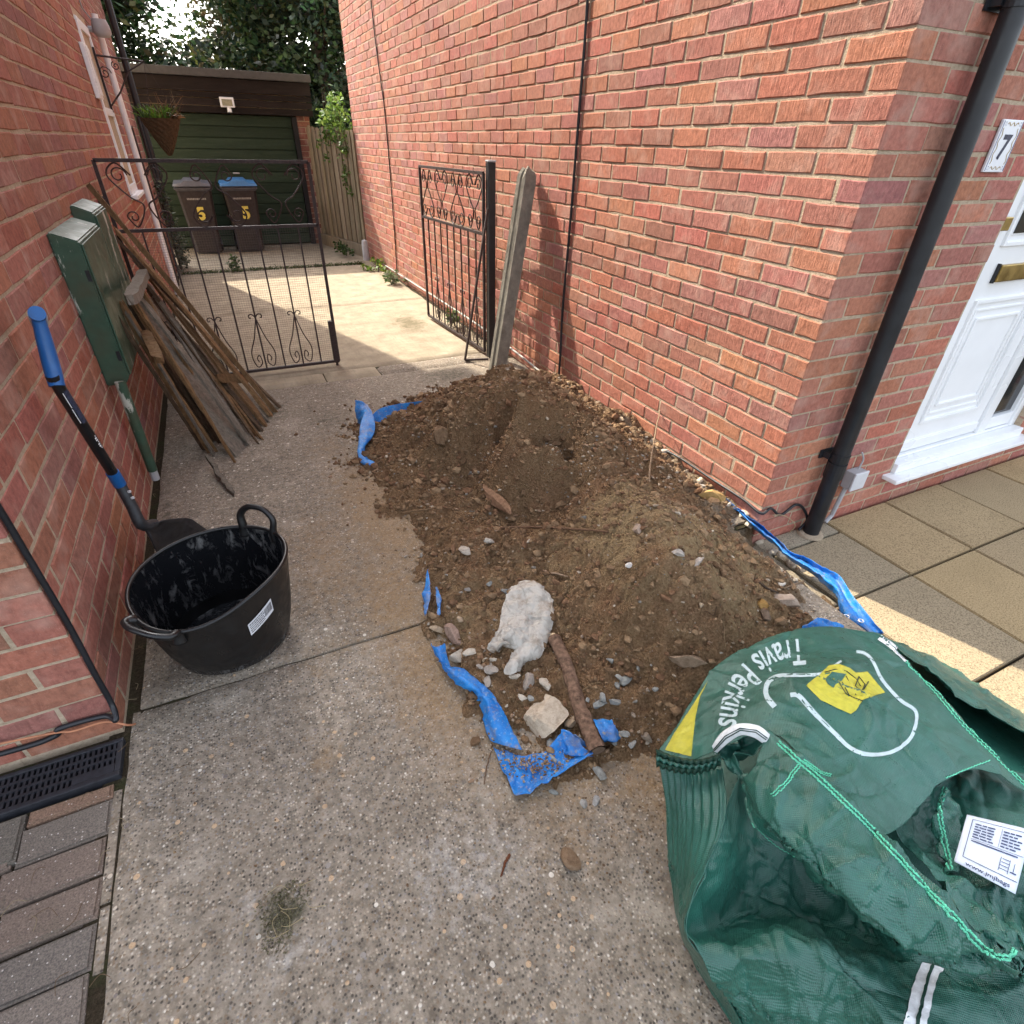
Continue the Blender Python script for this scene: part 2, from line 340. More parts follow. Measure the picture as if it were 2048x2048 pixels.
def slab(name, x0, x1, y0, y1, ztop, mat, step, parent, wave=.003, edge=.012):
    nx = max(2, int((x1 - x0) / step) + 1); ny = max(2, int((y1 - y0) / step) + 1)
    X, Y = np.meshgrid(np.linspace(x0, x1, nx), np.linspace(y0, y1, ny), indexing='ij')
    d = np.minimum.reduce([X - x0, x1 - X, Y - y0, y1 - Y])
    jx = fbm(X * 9, Y * 9, 3, 3) * .006
    Z = ztop + wave * fbm(X * 2, Y * 2, 5, 3) - np.where(d < 1e-6, edge + .006 * vnoise(X * 12, Y * 12, 9), 0)
    s_, mo, pa = stains(X, Y)
    mb = MB()
    mb.v = [(X[i, j] + (jx[i, j] if d[i, j] < 1e-6 else 0), Y[i, j] + (jx[i, j] if d[i, j] < 1e-6 else 0), Z[i, j]) for i in range(nx) for j in range(ny)]
    for i in range(nx - 1):
        for j in range(ny - 1): mb.f.append((i * ny + j, (i + 1) * ny + j, (i + 1) * ny + j + 1, i * ny + j + 1)); mb.mi.append(0)
    ring = [i * ny for i in range(nx)] + [(nx - 1) * ny + j for j in range(1, ny)] + [i * ny + ny - 1 for i in range(nx - 2, -1, -1)] + [j for j in range(ny - 2, 0, -1)]
    b = len(mb.v); mb.v += [(mb.v[k][0], mb.v[k][1], -.06) for k in ring]; n = len(ring)
    for k in range(n): mb.f.append((ring[k], b + k, b + (k + 1) % n, ring[(k + 1) % n])); mb.mi.append(0)
    o = obj(name, mb, mat, parent); me = o.data
    a = me.color_attributes.new('Col', 'FLOAT_COLOR', 'POINT')
    cols = np.zeros((len(mb.v), 4)); cols[:nx * ny, 0] = s_.ravel(); cols[:nx * ny, 1] = mo.ravel(); cols[:nx * ny, 2] = pa.ravel(); cols[:, 3] = 1
    a.data.foreach_set('color', cols.ravel()); me.polygons.foreach_set('use_smooth', [True] * len(me.polygons)); me.set_sharp_from_angle(angle=math.radians(35))
    return o
J = .006
slab('slab', -.545, 1.79, -2.2, 1.4145, -.007, M_AGG, .03, drive, .003, .004)
slab('slab', -.525, XR - .01, 1.4195, 3.955, 0., M_AGG2, .03, drive, .003, .004)
slab('slab', -.53, .47, 3.97, 4.16, .002, M_SMOOTH, .03, drive)
slab('slab', .478, .86, 3.96, 4.16, .006, M_SMOOTH, .03, drive)
slab('slab', .868, XR - .03, 3.97, 4.16, 0., M_AGG2, .03, drive)
slab('slab', -.53, XR - .04, 4.168, 6.12, .002, M_SMOOTH, .03, drive)
slab('slab', -.53, XR - .04, 6.132, 8.35, .004, M_SMOOTH, .04, drive)
slab('slab', -1.6, 1.95, 8.39, 11.6, .006, M_SMOOTH, .06, drive)
# joints are filled with dark dirt just under the slab faces
g = MB(); g.box((-.6, -2.3, -.044), (1.785, 1.395, -.016)); g.box((-.6, 1.396, -.044), (1.95, 11.7, -.016)); struct('joint_filling', g, M_DIRT)
# ---------------------------------------------------------------- paving slabs in front of the white door
patio = bpy.data.objects.new('patio', None); COL.objects.link(patio); patio['kind'] = 'structure'; WLOC['patio'] = Matrix.Identity(4)
g = MB(); g.box((1.80, -2.2, ZP - .06), (9, YF + .06, ZP - .02)); struct('slab_bedding', g, M_DIRT)
tones = [(.41, .30, .165), (.395, .295, .17), (.43, .32, .175), (.375, .285, .17), (.41, .305, .172)]
def pslab(x0, x1, y0, y1, col):
    mb = MB(); mb.col = (*col, 1); jz = random.uniform(-.002, .002)
    bm = bmesh.new(); bmesh.ops.create_cube(bm, size=1.)
    for v in bm.verts: v.co = Vector((x0 + J + (v.co.x + .5) * (x1 - x0 - 2 * J) + random.uniform(-.001, .001), y0 + J + (v.co.y + .5) * (y1 - y0 - 2 * J), ZP - .05 + (v.co.z + .5) * (.051 + jz)))
    bmesh.ops.bevel(bm, geom=[e for e in bm.edges if all(v.co.z > ZP - .02 for v in e.verts)], offset=.004, segments=2, affect='EDGES')
    mb.bm(bm); obj('paving_slab', mb, M_SLAB, patio, vcol=True)
xs = [1.965, 2.42, 2.878, 3.336, 3.794, 4.252, 4.71, 5.168]; ys = [-.93, -.47, -.012, .445, .92, 1.37]
for i in range(len(xs) - 1):
    for j in range(len(ys) - 1):
        c = tones[(i * 2 + j * 3 + (i * j) % 2) % 5] if i else (.35, .28, .18)
        if i == 0 and j == 4:
            pslab(xs[0], xs[1], ys[4], 1.275, (.345, .28, .185)); pslab(xs[0] - .02, xs[1], 1.275, YF + .002, (.36, .31, .23)); continue
        if j == 4: pslab(xs[i], xs[i + 1], ys[4], 1.372, c); continue
        pslab(xs[i], xs[i + 1], ys[j], ys[j + 1], c)
for j in range(len(ys) - 1): pslab(1.80, xs[0], ys[j], ys[j + 1], (.30, .25, .18))
# ---------------------------------------------------------------- block paving strip on the left with its edging
pav = bpy.data.objects.new('block_paving', None); COL.objects.link(pav); pav['kind'] = 'structure'; WLOC['block_paving'] = Matrix.Identity(4)
g = MB(); g.box((-3, -2.2, -.044), (-.555, YFL, -.024)); struct('paver_bedding', g, M_DIRT)
pcols = [(.205, .165, .135), (.195, .165, .138), (.22, .17, .138), (.20, .168, .142), (.185, .16, .138), (.225, .185, .14)]
def paver(x0, x1, y0, y1, col):
    mb = MB(); mb.col = (*col, 1); bm = bmesh.new(); bmesh.ops.create_cube(bm, size=1.)
    tz = [random.uniform(-.006, .002) for _ in range(4)]; a = random.uniform(-.012, .012)
    for k, v in enumerate(bm.verts):
        top = v.co.z > 0; x = x0 + (v.co.x + .5) * (x1 - x0); y = y0 + (v.co.y + .5) * (y1 - y0)
        v.co = Vector((x + (y - y0) * a + random.uniform(-.002, .002), y + (x - x1) * a + random.uniform(-.0015, .0015), (-.004 + tz[k % 4]) if top else -.06))
    bmesh.ops.bevel(bm, geom=[e for e in bm.edges if all(v.co.z > -.03 for v in e.verts)], offset=.006, segments=2, affect='EDGES')
    mb.bm(bm); obj('paver', mb, M_PAVER, pav, vcol=True)
y = 1.185; r = 0
paver(-.752, -.572, 1.145, 1.185, (.26, .17, .12)); paver(-.96, -.76, 1.06, 1.185, (.17, .15, .125))
y = 1.142
while y > -.9:
    off = 0 if r % 2 == 0 else .02
    x = -.572 + random.uniform(-.004, .004)
    ex = -.762 - off
    paver(ex, x, y - .093, y, random.choice(pcols))
    for k in range(3): paver(ex - .205 * (k + 1), ex - .008 - .205 * k, y - .093 - .045 * 0, y, random.choice(pcols))
    y -= .1; r += 1
g = MB(); y = 1.17
while y > -.95:
    l = random.uniform(.12, .3); mbx = random.uniform(-.003, .003)
    g.bbox((-.571 + mbx, y - l, -.05), (-.551, y - .006, -.014 + random.uniform(-.003, .003)), .003); y -= l
struct('mortar_edging', g, M_AGG)
# ================================================================ houses
BRICKS = [((.41, .152, .098), 7), ((.425, .165, .102), 5), ((.385, .150, .102), 5), ((.345, .142, .103), 3), ((.37, .160, .115), 4), ((.44, .175, .104), 2), ((.41, .138, .092), 3)]
BP = [c for c, n in BRICKS for _ in range(n)]
def brick_mesh(mb, o, u, nrm, l, h, dep, rnd, tone):
    """one brick: o = lower left of the face, u along the wall, nrm outwards; chamfered, edges a little uneven"""
    z = Vector((0, 0, 1)); c = rnd.choice(BP); k = rnd.uniform(.89, 1.11) * tone
    mb.col = (c[0] * k * .97, c[1] * k * rnd.uniform(.97, 1.12), c[2] * k * rnd.uniform(1.02, 1.26), 1)
    j = .0016; pr = rnd.uniform(-.0012, .0022)
    tb = [0, .3, .7, 1.0] if l > .15 else [0, .5, 1.0]
    ring = [(l * t, 0) for t in tb] + [(l * t, h) for t in reversed(tb)]
    A = []; B = []; C = []
    for i, (a, b) in enumerate(ring):
        a += rnd.uniform(-j, j); b += rnd.uniform(-j, j)
        ins = rnd.uniform(.0022, .005)
        ca = a + (ins if a < l / 2 else -ins) * (1 if (a < .01 or a > l - .01) else 0); cb = b + (ins if b < h / 2 else -ins)
        A.append(o + u * ca + z * cb + nrm * (pr + rnd.uniform(-.0006, .0006))); B.append(o + u * a + z * b + nrm * (pr - ins * .8)); C.append(o + u * a + z * b - nrm * dep)
    n = len(ring); fs = [tuple(range(n))]
    for i in range(n):
        q = (i + 1) % n; fs.append((i, n + i, n + q, q)); fs.append((n + i, 2 * n + i, 2 * n + q, n + q))
    # corner blocks show a side too: close the back
    mb.add(A + B + C, fs)
def brick_face(org, u, nrm, length, z0, z1, start_header, openings, rnd, tone, first_dep=None, skip_first=False, wind=1):
    """list of (builder args, projected area)"""
    out = []; u = Vector(u); nrm = Vector(nrm); org = Vector(org); n = int((z1 - z0) / .075)
    for r in range(n):
        z = z0 + r * .075; head = (r % 2 == 0) == start_header
        s = 0.; k = 0
        while s < length - .02:
            l = .1025 if (k == 0 and head) else .215
            l = min(l, length - s); dep = .028
            if k == 0 and first_dep: dep = .215 if head else .1025
            a0, a1 = s, s + l; ok = True
            for (oa, ob, oz0, oz1) in openings:
                if z + .06 > oz0 and z < oz1 - .005 and a1 > oa and a0 < ob:
                    if a0 < oa - .03: a1 = oa
                    elif a1 > ob + .03: a0 = ob
                    else: ok = False
            if ok and a1 - a0 > .025 and not (k == 0 and skip_first):
                jl = rnd.uniform(0, .0025); hh = .0655 + rnd.uniform(-.0015, .0015)
                o = org + u * (a0 + (jl if k else 0)) + Vector((0, 0, z + .005 + rnd.uniform(-.001, .001)))
                P = [proj(o), proj(o + u * (a1 - a0)), proj(o + u * (a1 - a0) + Vector((0, 0, hh))), proj(o + Vector((0, 0, hh)))]
                ar = 0.
                if all(p[2] > .05 for p in P):
                    ar = abs(sum(P[i][0] * P[(i + 1) % 4][1] - P[(i + 1) % 4][0] * P[i][1] for i in range(4))) / 2
                    if not any(-20 < p[0] < 2068 and -20 < p[1] < 2068 for p in P): ar = 0.
                out.append((ar, (o, u, nrm, a1 - a0 - jl, hh, dep)))
            s += l + .010; k += 1
    return out
def lay(faces, wall, rnd, tone, keep=300):
    allb = sorted([b for f in faces for b in f], key=lambda t: -t[0]); rest = MB()
    for i, (ar, a) in enumerate(allb):
        if i < keep and ar > 0:
            mb = MB(); brick_mesh(mb, *a, rnd, tone); obj('brick', mb, M_BRICK, wall, vcol=True)
        else: brick_mesh(rest, *a, rnd, tone)
    obj('bricks', rest, M_BRICK, wall, vcol=True, kind='stuff')
RND = random.Random(11)
M_UPPER = plain('upper_brick_wall', (.33, .13, .085), .92, .15, var=.3, scale=14)
def roof(parent, x0, x1, y0, y1, ze, zr):
    ym = (y0 + y1) / 2; oh = .3; sl_ = (zr - ze) / (ym - y0); mb = MB()
    for a, b in ((y0 - oh, ym), (y1 + oh, ym)):
        za = ze - oh * sl_
        mb.prism([(x0, a, za), (x0, b, zr), (x0, b, zr + .16), (x0, a, za + .16)], (x1 - x0, 0, 0))
    r_ = obj('roof', mb, ROOF, parent)
    return r_
# ---- right-hand house: long sunlit side wall, shaded front with the door
hr = thing('brick_house', 'red brick house with sunlit side wall and white front door, number seven', 'house', (XR, YF, 0))
mb = MB(); mo = .0026
ZT = 5.0
DX0, DX1, DZ1 = 2.845, 3.98, 2.1
mb.box((XR + mo, YF + mo, -.2), (XR + .24, YB - mo, ZT))
mb.box((XR + .241, YF + mo, -.2), (DX0, YF + .24, ZT)); mb.box((DX0, YF + mo, DZ1), (DX1, YF + .24, ZT)); mb.box((DX1, YF + mo, -.2), (8, YF + .24, ZT)); mb.box((DX0, YF + mo, -.2), (DX1, YF + .24, .02))
mb.box((XR + .241, YB - .24, -.05), (8, YB - mo, ZT)); mb.box((7.8, YF + .241, -.05), (8, YB - .241, ZT))
mb.prism([(XR + mo, YF + mo, ZT), (XR + mo, YB - mo, ZT), (XR + mo, (YF + YB) / 2, 7.2)], (.24, 0, 0))
wr = obj('wall', mb, M_MORTAR, hr); WLOC['wall'] = Matrix.Identity(4)
ZC = .0
f1 = brick_face((XR, YF, ZC), (0, 1, 0), (-1, 0, 0), YB - YF, -.15, 4.2, False, [], RND, 1., first_dep=True)
f2 = brick_face((XR, YF, ZC), (1, 0, 0), (0, -1, 0), 3.2, -.15, 3.0, True, [(DX0 - XR, DX1 - XR, .03, DZ1)], RND, 1., skip_first=True)
lay([f1, f2], wr, RND, 1.0)
mb = MB(); mb.box((XR - .001, YF - .001, 4.21), (XR + .004, YB, 5.0)); obj('upper_wall', mb, M_UPPER, hr)
roof(hr, XR - .25, 8.2, YF, YB, 5.0, 7.2)
# door
dr = MB(); yd = YF + .035
dr.bbox((DX0 - .004, yd, .06), (DX0 + .055, yd + .07, DZ1), .004); dr.bbox((DX1 - .055, yd, .06), (DX1, yd + .07, DZ1), .004)
dr.bbox((3.60, yd + .002, .12), (3.68, yd + .07, DZ1), .004); dr.bbox((DX0 + .055, yd + .001, .06), (DX1 - .055, yd + .069, .12), .004); dr.bbox((DX0 + .055, yd + .001, DZ1 - .06), (DX1 - .055, yd + .069, DZ1), .004)
door = obj('door', dr, WHITE, hr); WLOC['door'] = Matrix.Identity(4); autosmooth(door)
mb = MB(); mb.bbox((DX0 + .057, yd + .018, .125), (3.598, yd + .062, DZ1 - .062), .005)
mb.bbox((DX0 + .075, yd + .006, .15), (3.58, yd + .02, .19), .004)
obj('door_leaf', mb, WHITE, door)
def moulding(x0, x1, z0, z1, y):
    mb = MB()
    for d, p, w_ in ((0, .012, .018), (.035, .006, .012), (.07, .009, .014)):
        a0, a1, b0, b1 = x0 + d, x1 - d, z0 + d * 1.2, z1 - d * 1.2
        mb.bbox((a0, y - p, b0), (a0 + w_, y + .004, b1), .003); mb.bbox((a1 - w_, y - p, b0), (a1, y + .004, b1), .003)
        mb.bbox((a0 + w_, y - p, b0), (a1 - w_, y + .004, b0 + w_), .003); mb.bbox((a0 + w_, y - p, b1 - w_), (a1 - w_, y + .004, b1), .003)
    obj('door_panel', mb, WHITE, door)
moulding(3.0, 3.50, .28, .88, yd + .018); moulding(3.0, 3.50, 1.10, 1.95, yd + .018)
mb = MB(); mb.box((3.04, yd + .008, 1.15), (3.46, yd + .0165, 1.90)); mb.box((3.70, yd + .03, .2), (3.92, yd + .036, DZ1 - .07)); obj('door_glass', mb, DARKGLASS, door)
mb = MB(); mb.box((3.685, yd + .012, .125), (3.702, yd + .05, DZ1 - .062)); mb.box((3.918, yd + .012, .125), (3.925, yd + .05, DZ1 - .062)); mb.bbox((3.685, yd + .008, .125), (3.92, yd + .05, .195), .005); obj('sidelight_bead', mb, WHITE, door)
mb = MB(); mb.bbox((3.055, yd - .004, .955), (3.36, yd + .017, 1.025), .004); obj('letterbox', mb, BRASS, door)
mb = MB(); mb.box((3.047, yd + .004, .95), (3.054, yd + .0175, 1.03)); obj('letterbox_gasket', mb, BLACKP, door)
mb = MB(); mb.bbox((DX0 + .02, yd - .012, 1.165), (DX0 + .10, yd + .017, 1.215), .003); obj('latch_plate', mb, BRASS, door)
mb = MB(); mb.bbox((DX0 - .06, YF - .075, .035), (DX1 + .05, YF + .05, .058), .006); mb.bbox((DX0 + .0, YF - .02, .0585), (DX1 - .0, YF + .0345, .11), .006); obj('door_sill', mb, WHITE, door)
# downpipe with brackets
def vpipe(par, name, x, y, z0, z1, r, mat, n=18): mb = MB(); mb.tube([(x, y, z0), (x, y, z1)], r, n); o = obj(name, mb, mat, par); autosmooth(o, 50); return o
PX, PY = 2.262, 1.322
dp = vpipe(hr, 'downpipe', PX, PY, ZP, 5.0, .036, BLACKP); WLOC[dp.name] = Matrix.Identity(4)
mb = MB(); mb.tube([(PX, PY, .20), (PX, PY, .275)], .041, 18); obj('pipe_socket', mb, BLACKP, dp)
for z in (.30, 1.80):
    mb = MB(); mb.tube([(PX, PY, z - .018), (PX, PY, z + .018)], .0395, 18); mb.box((PX - .045, PY + .02, z - .012), (PX - .03, YF - .002, z + .012)); mb.box((PX + .03, PY + .02, z - .012), (PX + .045, YF - .002, z + .012)); mb.box((PX - .06, YF - .008, z - .02), (PX + .06, YF - .003, z + .02))
    obj('pipe_bracket', mb, BLACKP, dp)
mb = MB(); mb.lathe([(.038, 0), (.06, .002), (.055, .012), (.037, .016)], (PX, PY, ZP + .001), 20); obj('pipe_collar', mb, M_MORTAR, dp)
# ---- left-hand house, in shade
hl = thing('brick_house', 'shaded red brick house on the left with green meter boxes on its wall', 'house', (XL, YFL, 0))
mb = MB()
mb.box((XL - .24, YFL + mo, -.05), (XL - mo, YB + .1 - mo, ZT)); mb.box((-7, YFL + mo, -.05), (XL - .241, YFL + .24, ZT)); mb.box((-7, YB - .14, -.05), (XL - .241, YB + .1 - mo, ZT)); mb.box((-7.2, YFL + mo, -.05), (-7.001, YB, ZT))
mb.prism([(XL - mo, YFL + mo, ZT), (XL - mo, YB + .1 - mo, ZT), (XL - mo, (YFL + YB) / 2, 7.2)], (-.24, 0, 0))
wl = obj('wall', mb, M_MORTAR, hl); WLOC[wl.name] = Matrix.Identity(4)
WIN = [(5.98, 6.62, 1.02, 2.12)]
f1 = brick_face((XL, YFL, 0), (0, 1, 0), (1, 0, 0), YB + .1 - YFL, 0, 3.6, True, [(a - YFL, b - YFL, c, d) for a, b, c, d in WIN], RND, 1., first_dep=True)
f2 = brick_face((XL, YFL, 0), (-1, 0, 0), (0, -1, 0), 1.6, 0, 1.5, False, [], RND, 1., skip_first=True)
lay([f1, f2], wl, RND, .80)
roof(hl, -7.3, XL + .25, YFL, YB + .1, 5.0, 7.2)
mb = MB(); mb.box((XL - .004, YFL, 3.61), (XL + .001, YB + .1, 5.0)); obj('upper_wall', mb, M_UPPER, hl)
# window with white frame
win = None
mb = MB(); ya, yb, za, zb = 5.98, 6.62, 1.02, 2.12
mb.bbox((XL - .03, ya, za), (XL + .012, ya + .06, zb), .004); mb.bbox((XL - .03, yb - .06, za), (XL + .012, yb, zb), .004); mb.bbox((XL - .03, ya + .06, za), (XL + .011, yb - .06, za + .06), .004); mb.bbox((XL - .03, ya + .06, zb - .06), (XL + .011, yb - .06, zb), .004); mb.bbox((XL - .03, ya + .06, 1.55), (XL + .011, yb - .06, 1.6), .004)
win = obj('window', mb, WHITE, hl); WLOC[win.name] = Matrix.Identity(4)
mb = MB(); mb.box((XL - .02, ya + .06, za + .06), (XL - .012, yb - .06, zb - .06)); obj('pane', mb, DARKGLASS, win)
mb = MB(); mb.bbox((XL + .002, ya - .03, za - .03), (XL + .055, yb + .03, za - .002), .005); obj('window_sill', mb, WHITE, win)
mb = MB(); mb.bbox((XL + .001, 5.72, 1.64), (XL + .03, 5.92, 1.95), .006); mb.bbox((XL + .031, 5.74, 1.66), (XL + .036, 5.90, 1.93), .002); obj('vent_cover', mb, WHITE, hl)
wp = vpipe(hl, 'waste_pipe', XL + .055, 6.95, .06, 2.25, .025, WHITE, 14)
bp = vpipe(hl, 'downpipe', XL + .075, 8.9, .05, 5.0, .034, BLACKP, 14); bp['label'] = 'black drainpipe at the far end of the wall'
mb = MB(); mb.tube([(XL + .05, 8.75, .0), (XL + .05, 8.75, 1.6)], .018, 8); obj('service_pipe', mb, BLACKP, hl)
mb = MB(); mb.tube([(XL + .04, 7.6, .02), (XL + .04, 7.6, 1.45), (XL + .04, 7.58, 1.5)], .013, 8)
for z in (.3, .8, 1.25): mb.box((XL + .0, 7.58, z), (XL + .05, 7.62, z + .03))
obj('conduit', mb, IRON, hl)
# ================================================================ garage at the end of the drive
YG = 10.4
ga = thing('garage', 'flat-roofed brick garage with dark green boarded door at the end of the drive', 'garage', (.4, YG, 0))
gx0, gx1 = WY(262, 300, YG).x - .35, WY(607, 163, YG).x
dxr = WY(592, 250, YG).x; ztop = WY(450, 150, YG).z; zd = WY(450, 228, YG).z
M_WOODF = mk_wood('dark_stained_board', (.012, .009, .008), (.028, .021, .019), (.12, 1, 1), 40)
M_GREEN = mk_wood('green_door_board', (.026, .041, .026), (.042, .060, .040), (.1, 1, 1), 30)
mb = MB(); mb.box((gx0, YG + .005, -.02), (gx0 + .35, YG + .3, ztop - .1)); mb.box((dxr + .02 + .005, YG + .005, -.02), (gx1 - .005, YG + .3, ztop - .1)); mb.box((gx1 - .25, YG + .301, -.02), (gx1 - .005, YG + 5, ztop - .1)); mb.box((gx0, YG + .301, -.02), (gx0 + .2, YG + 5, ztop - .1)); mb.box((gx0 + .201, YG + .5, -.02), (gx1 - .251, YG + .6, ztop - .05)); mb.box((gx0 + .2, YG - .08, zd + .03), (gx1 - .02, YG - .005, ztop - .045))
gw = obj('wall', mb, M_MORTAR, ga); WLOC[gw.name] = Matrix.Identity(4)
f1 = brick_face((dxr + .02, YG, 0), (1, 0, 0), (0, -1, 0), gx1 - dxr - .02, 0, ztop - .1, True, [], RND, .8)
f2 = brick_face((gx1, YG + .034, 0), (0, 1, 0), (1, 0, 0), 4.8, 0, ztop - .1, False, [], RND, .8, skip_first=False)
lay([f1, f2], gw, RND, .62, keep=60)
mb = MB(); mb.box((gx0 - .1, YG - .16, ztop - .04), (gx1 + .07, YG + 5.1, ztop + .035)); gr = obj('roof', mb, plain('roof_felt', (.10, .10, .105), .9, .2, var=.3), ga); WLOC[gr.name] = Matrix.Identity(4)
mb = MB(); mb.bbox((gx0 - .1, YG - .175, ztop - .035), (gx1 + .075, YG - .162, ztop + .05), .003); obj('roof_trim', mb, plain('pale_trim', (.075, .072, .07), .8, .2), gr)
zs = np.linspace(ztop - .045, zd, 5); zs = [ztop - .045, ztop - .20, zd + .17, zd + .085, zd]
for i in range(4):
    mb = MB(); k = random.uniform(.8, 1.25); mb.col = (k, k, k, 1); mb.bbox((gx0 - .08, YG - .135 + .012 * i, zs[i + 1] + .004), (gx1 + .05 - (.0 if i < 2 else .0), YG - .10 + .012 * i, zs[i] - .004), .004); obj('fascia_board', mb, M_WOODF, ga, vcol=True)
BPAINT = plain('black_paint', (.012, .011, .012), .6, .3)
for q0, q1 in ((gx0 + .34, gx0 + .42), (dxr - .05, dxr + .018)):
    mb = MB(); mb.box((q0, YG - .02, 0), (q1, YG + .06, zd)); obj('door_jamb', mb, BPAINT, ga)
gd = MB(); gd.box((gx0 + .42, YG + .075, .02), (dxr - .05, YG + .09, zd)); gdo = obj('garage_door', gd, M_GREEN, ga, vcol=True); WLOC[gdo.name] = Matrix.Identity(4)
nb = 12; hb = (zd - .03) / nb
for i in range(nb):
    mb = MB(); k = random.uniform(.75, 1.3); mb.col = (k, k, k, 1); z0 = .03 + i * hb
    mb.bbox((gx0 + .425, YG + .05 + .006 * (i % 2 == 0), z0 + .005), (dxr - .055, YG + .074, z0 + hb - .004), .006); obj('board', mb, M_GREEN, gdo, vcol=True)
mb = MB(); mb.bbox((.45 - .03, YG + .02, .98), (.45 + .06, YG + .048, 1.0), .004); obj('door_pull', mb, GREYP, gdo)
c = WY(454, 205, YG - .15)
fl = thing('floodlight', 'small white floodlight with sensor on the dark garage fascia', 'light', c)
mb = MB(); mb.bbox((c.x - .09, c.y - .03, c.z - .055), (c.x + .09, c.y + .02, c.z + .06), .008); o = obj('housing', mb, WHITE, fl)
mb = MB(); mb.box((c.x - .065, c.y - .034, c.z - .038), (c.x + .065, c.y - .0305, c.z + .035)); obj('lens', mb, plain('floodlight_lens', (.25, .22, .12), .2, .5), fl)
mb = MB(); mb.tube([(c.x + .01, c.y, c.z - .06), (c.x + .01, c.y - .01, c.z - .11)], .028, 10); obj('sensor', mb, WHITE, fl)
# ================================================================ things on the left wall
def mk_green():
    t = NT('green_meter_paint', .42, .4); n = t.noise(30, 5); s = t.noise(14, 6, .7, vec=t.mapv(t.pos(), (1, 1, .25))); d = t.noise(8, 5, .6)
    a = t.attr('Col')
    c = t.mix(t.rng(n, .3, .7), (.028, .062, .040), (.042, .085, .056)); c = t.mix(t.rng(d, .42, .7, 0, .75), c, (.055, .055, .028))
    c = t.mix(t.math('MULTIPLY', t.rng(s, .60, .63), t.sep(a)[0]), c, (.42, .42, .36))
    return t.done(c, t.bump(n, .2, .002), t.rng(d, .4, .7, .35, .65))
M_GREENBOX = mk_green()
def meter_box(label, y0, y1, z0, z1, dep, sl_):
    t = thing('meter_box', label, 'meter box', (XL, y0, z0))
    x1 = XL + dep; mb = MB(); mb.col = (.8, 1, 1, 1)
    prof = [(XL + .001, z0 + .0), (x1 - .025, z0), (x1 - .004, z0 + .03), (x1 - .004, z1 - sl_), (XL + .012, z1), (XL + .001, z1)]
    bm = bmesh.new(); vs_ = [bm.verts.new((x, y0, z)) for x, z in prof]; f = bm.faces.new(vs_)
    r = bmesh.ops.extrude_face_region(bm, geom=[f]); bmesh.ops.translate(bm, vec=(0, y1 - y0, 0), verts=[v for v in r['geom'] if isinstance(v, bmesh.types.BMVert)])
    bmesh.ops.recalc_face_normals(bm, faces=bm.faces[:]); bmesh.ops.bevel(bm, geom=bm.edges[:], offset=.005, segments=2, affect='EDGES'); mb.bm(bm)
    o = obj('casing', mb, M_GREENBOX, t, vcol=True); autosmooth(o, 30)
    mb = MB(); mb.bbox((x1 - .0035, y0 + .012, z0 + .035), (x1 + .004, y1 - .012, z1 - sl_ - .012), .003); o = obj('lid', mb, M_GREENBOX, t, vcol=True); WLOC[o.name] = Matrix.Identity(4)
    for z in (z0 + .12, z1 - sl_ - .12):
        mb = MB(); mb.box((x1 - .02, y0 - .0015, z - .02), (x1 - .006, y0 + .004, z + .02)); obj('hinge_slot', mb, BLACKP, t)
    return t
meter_box('large scratched green meter box on the left wall above the shovel', 2.74, 3.28, .54, 1.12, .095, .03)
meter_box('narrower green meter box behind the scratched one', 3.34, 3.72, .55, 1.16, .085, .03)
t = thing('supply_pipe', 'green painted pipe running from the meter box down to the drive', 'pipe', (XL + .05, 2.9, 0))
a = WX(243, 772, -.50); b = WX(305, 940, -.515)
mb = MB(); mb.tube([a + Vector((0, 0, .02)), a, b], .021, 12); autosmooth(obj('pipe', mb, M_GREENBOX, t, vcol=True), 50)
mb = MB(); mb.tube([b, b + (b - a) * .12], .018, 10); obj('pipe_end', mb, GREYP, t)
# ---- wall bell / lamp, bracket and hanging basket
c = Vector((XL + .09, 6.75, 2.13))
t = thing('wall_lamp', 'small grey dome lamp high on the left wall', 'lamp', c)
mb = MB(); mb.lathe([(0.001, .07), (.05, .065), (.062, .03), (.066, -.02), (.045, -.045), (.001, -.05)], c, 16); autosmooth(obj('dome', mb, GREYP, t), 60)
mb = MB(); mb.tube([c + Vector((-.09, 0, .0)), c + Vector((-.03, 0, 0))], .02, 8); mb.tube([c + Vector((-.085, -.1, .3)), c + Vector((-.085, -.05, .12)), c + Vector((-.05, 0, .06))], .006, 6); obj('arm', mb, GREYP, t)
by = 6.55
t = thing('basket_bracket', 'black scrolled iron bracket holding the hanging basket', 'bracket', (XL, by, 1.75))
mb = MB(); x0 = XL + .008; x1 = -.22
mb.tube([(x0, by, 1.58), (x0, by, 2.0)], .008, 6); mb.tube([(x0, by, 1.95), (x1, by, 1.93), (x1 - .01, by, 1.97)], .007, 6); mb.tube([(x0, by, 1.62), (x0 + .1, by, 1.72), (x0 + .2, by, 1.86), (x1, by, 1.93)], .006, 6)
mb.tube([(x0 + .03 + .045 * (1 - i / 22) * math.cos(i * .55), by, 1.84 + .045 * (1 - i / 22) * math.sin(i * .55)) for i in range(20)], .004, 5)
mb.tube([(x0 + .12 + .03 * (1 - i / 18) * math.cos(i * .6 + 2), by, 1.89 + .03 * (1 - i / 18) * math.sin(i * .6 + 2)) for i in range(16)], .004, 5)
obj('ironwork', mb, IRON, t)
c = Vector((-.215, by, 1.55))
t = thing('hanging_basket', 'brown woven cone hanging basket with tufts of green grass', 'plant', c)
mb = MB(); n = 26; rows = []
